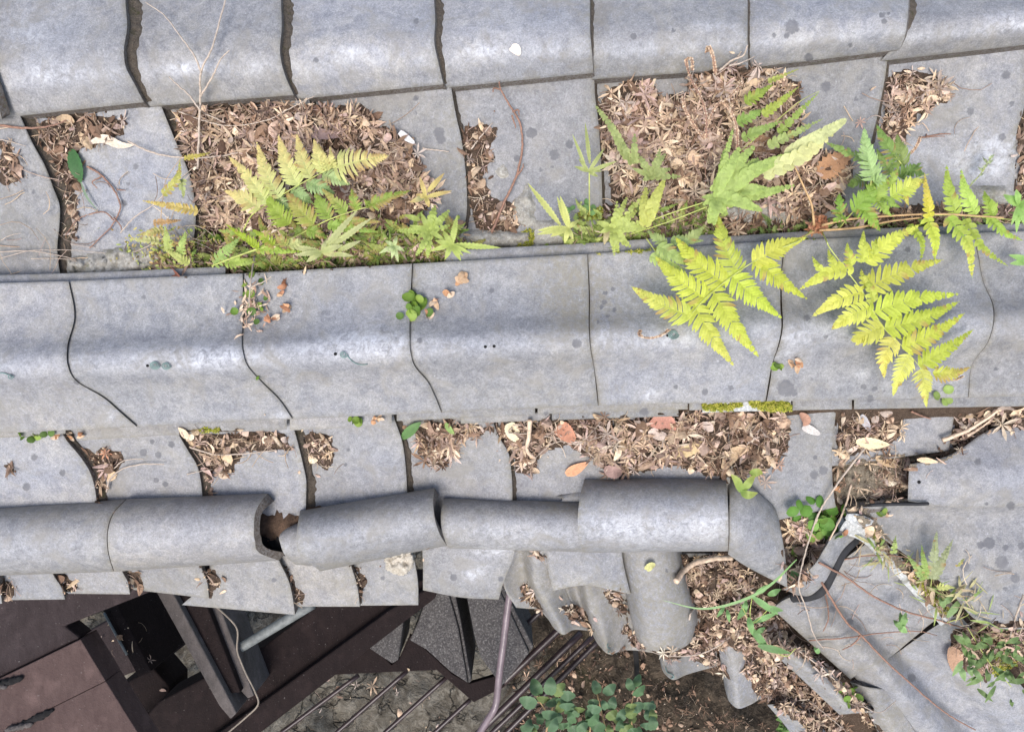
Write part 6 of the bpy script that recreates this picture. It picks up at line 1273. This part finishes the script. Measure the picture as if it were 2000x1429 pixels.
twig([(1600,1098),(1650,1125),(1700,1160),(1760,1190),(1830,1210),(1880,1225),(1950,1240),(2010,1270)], .0017, 'second brown stem arching right across the diagonal seam', TWIGB, off=.016)
twig([(1590,1085),(1640,1093),(1690,1085),(1750,1085),(1800,1095)], .0012, 'thin orange runner over the collar tile', TWIGB, off=.014)
twig([(1580,1250),(1650,1245),(1720,1236),(1790,1232),(1830,1240)], .0012, 'thin pale brown runner across the diagonal tile', TWIGB, off=.010)
twig([(1560,1270),(1600,1300),(1650,1345),(1690,1380),(1720,1390),(1750,1368)], .0012, 'pale brown tendril at the bottom of the litter slope', TWIG, off=.012)
twig([(2000,1160),(1985,1200),(1972,1245)], .0017, 'pale straight twig crossing the right picture edge', TWIG, off=.03)
twig([(1400,1268),(1440,1245),(1435,1220),(1400,1260),(1350,1280),(1300,1278)], .0011, 'x', off=.01) if False else None
twig([(1430,1240),(1400,1262),(1360,1278),(1310,1280),(1270,1272)], .0013, 'curved straw around the mouth of the big barrel tile', TWIG, off=.014)
twig([(1320,1135),(1335,1115),(1360,1098),(1400,1090),(1430,1090)], .0048, 'thick peeled branch piece below the large half round tile', TWIGW, off=.02, taper=.8, jit=.001)
twig([(1346,1210),(1350,1195),(1360,1185)], .0016, 'small twig stub at the rim of the big barrel tile', TWIG, off=.01)
twig([(1795,270),(1840,262),(1858,262)], .0011, 'thin brown stalk beside the orange tan maple leaf', TWIGB, off=.004, branches=[[(1810,262),(1812,268),(1845,266)]])
twig([(1500,1300),(1560,1350),(1620,1400),(1650,1425)], .0010, 'pale straw lying down the litter slope', TWIG, off=.018)
twig([(1240,300),(1270,360),(1290,400),(1298,440)], .0010, 'brown wiry stalk in the widest heap', TWIGB, off=.018)
twig([(1376,300),(1378,345),(1378,390)], .0013, 'dark red upright stalk in the widest heap', TWIGB, off=.02)
# curled dead fronds
def curled(label, pts, d, r=.0042):
    rt = empty('dead_frond', cc(pts[-1][0], pts[-1][1], d), label, 'fern')
    P = [(x, y, d+.012*math.sin(i)) for i, (x, y) in enumerate(pts)]
    bar('stem', P, .0016, TWIGB, parent=rt, seg=6, taper=.6)
    mb = MB(); Q = bez(P, 60)
    for i in range(60):
        for s in (-1, 1):
            c = cc(*Q[i])+np.array([s*.0016, 0, .001]); scrap(mb, c, r*random.uniform(.5, 1.2), r*random.uniform(.2, .4), rc([(.62,.46,.32),(.52,.36,.25),(.66,.54,.42),(.42,.28,.2)], .15)/1.15, frame(.6), .8, 3)
    mb.build('leaflets', [DRY], parent=rt, smooth=False); return rt
curled('taller curled dead frond with hooked tip over the top row edge', [(1380,270),(1378,220),(1368,190),(1352,160),(1342,130),(1340,118),(1348,114),(1352,125),(1352,138)], .045)
curled('shorter curled dead frond right of the taller one', [(1396,145),(1394,120),(1388,98),(1383,92),(1380,102)], .045)
curled('bent dead frond stub in the widest heap', [(1375,272),(1355,245),(1338,215),(1334,190)], .015)
curled('pale dead frond arching up the middle of the widest heap', [(1372,272),(1385,235),(1400,205),(1425,190),(1450,160)], .015)
curled('pinkish withered frond beneath the big maple leaf', [(1440,290),(1438,250),(1425,215),(1405,195)], .012)
twig([(1405,138),(1430,118),(1452,108),(1460,88)], .0016, 'withered twig cluster at the top row edge', TWIG, off=.02, branches=[[(1425,128),(1450,122),(1475,110)],[(1440,112),(1448,100)]])
rt = curled('curled brown crinkled frond beside the wire coil', [(1306,644),(1290,655),(1268,660),(1250,655),(1250,645)], .028, .0045)
curled('curled brown crinkled frond tip on the right of the yellow fern', [(1880,735),(1862,742),(1840,738)], .02, .0030)
curled('rusty dried frond scrap beside the dark rear frond', [(1797,268),(1790,285),(1778,300)], -.03, .0035)
# ---------------------------------------------------------------- wires and holes
def coil(x, y, turns, R_, label, tail=None):
    rt = empty('wire_coil', cc(x, y, sd(x, y)), label, 'wire', 'green copper tie wires on the ridge'); d = sd(x, y)+.0035
    P = []
    n = int(turns*16)
    for i in range(n+1):
        a = 2*math.pi*i/16; r = R_*(1-.75*i/n); P.append((x+math.cos(a)*r, y+math.sin(a)*r*.85, d+.004*i/n))
    if tail: P = [(tx, ty, sd(tx, ty)+.002) for tx, ty in tail][::-1]+P
    bar('wire', P, .00075, COPPER, parent=rt, seg=6, n=len(P)*3); return rt
coil(302,713,2.6,10,'left of the two coiled wires on the tile near the left edge'); coil(324,714,2.2,9,'right of the two coiled wires on the tile near the left edge')
coil(671,692,1.8,8,'wire coil with a long wavy tail',[(680,697),(692,708),(705,712),(718,711)]); coil(1315,653,2.8,11,'coiled wire under the large yellow fern')
coil(20,735,1.2,6,'small wire loop near the left picture edge',[(12,730),(4,728),(-6,729)])
for pts, lab in (([(1188,1256),(1186,1262),(1192,1268),(1188,1274),(1196,1278),(1204,1276)], 'fine wire squiggle on the second side roof lip'), ([(1300,1302),(1303,1312),(1312,1316),(1316,1322),(1310,1324)], 'fine wire squiggle on the lip below the big barrel')):
    bar('wire', [(x, y, sd(x, y)+.003) for x, y in pts], .0009, COPPER, lab, 'wire', seg=5)
tl = {o.get('label', ''): o for o in bpy.data.objects}
def hole(x, y, r, key):
    par = next(o for l, o in tl.items() if key in l); d = sd(x, y)+.0006; m = px2m(d)
    V = [cc(x, y, d)]+[cc(x+math.cos(a)*r, y+math.sin(a)*r*.95, sd(x+math.cos(a)*r, y+math.sin(a)*r)+.0006) for a in np.linspace(0, 6.283, 15)[:-1]]
    link('nail_hole', V, [(0, 1+(i+1) % 14, 1+i) for i in range(14)][::1], BLACK, par, smooth=False)
hole(948,677,3.2,'two small nail holes'); hole(965,676,3.2,'two small nail holes'); hole(288,714,3,'two green wire coils'); hole(655,691,3.4,'single long wire tail'); hole(1304,655,3,'coiled wire and the yellow fern'); hole(1795,941,3.6,'nail hole and notched')
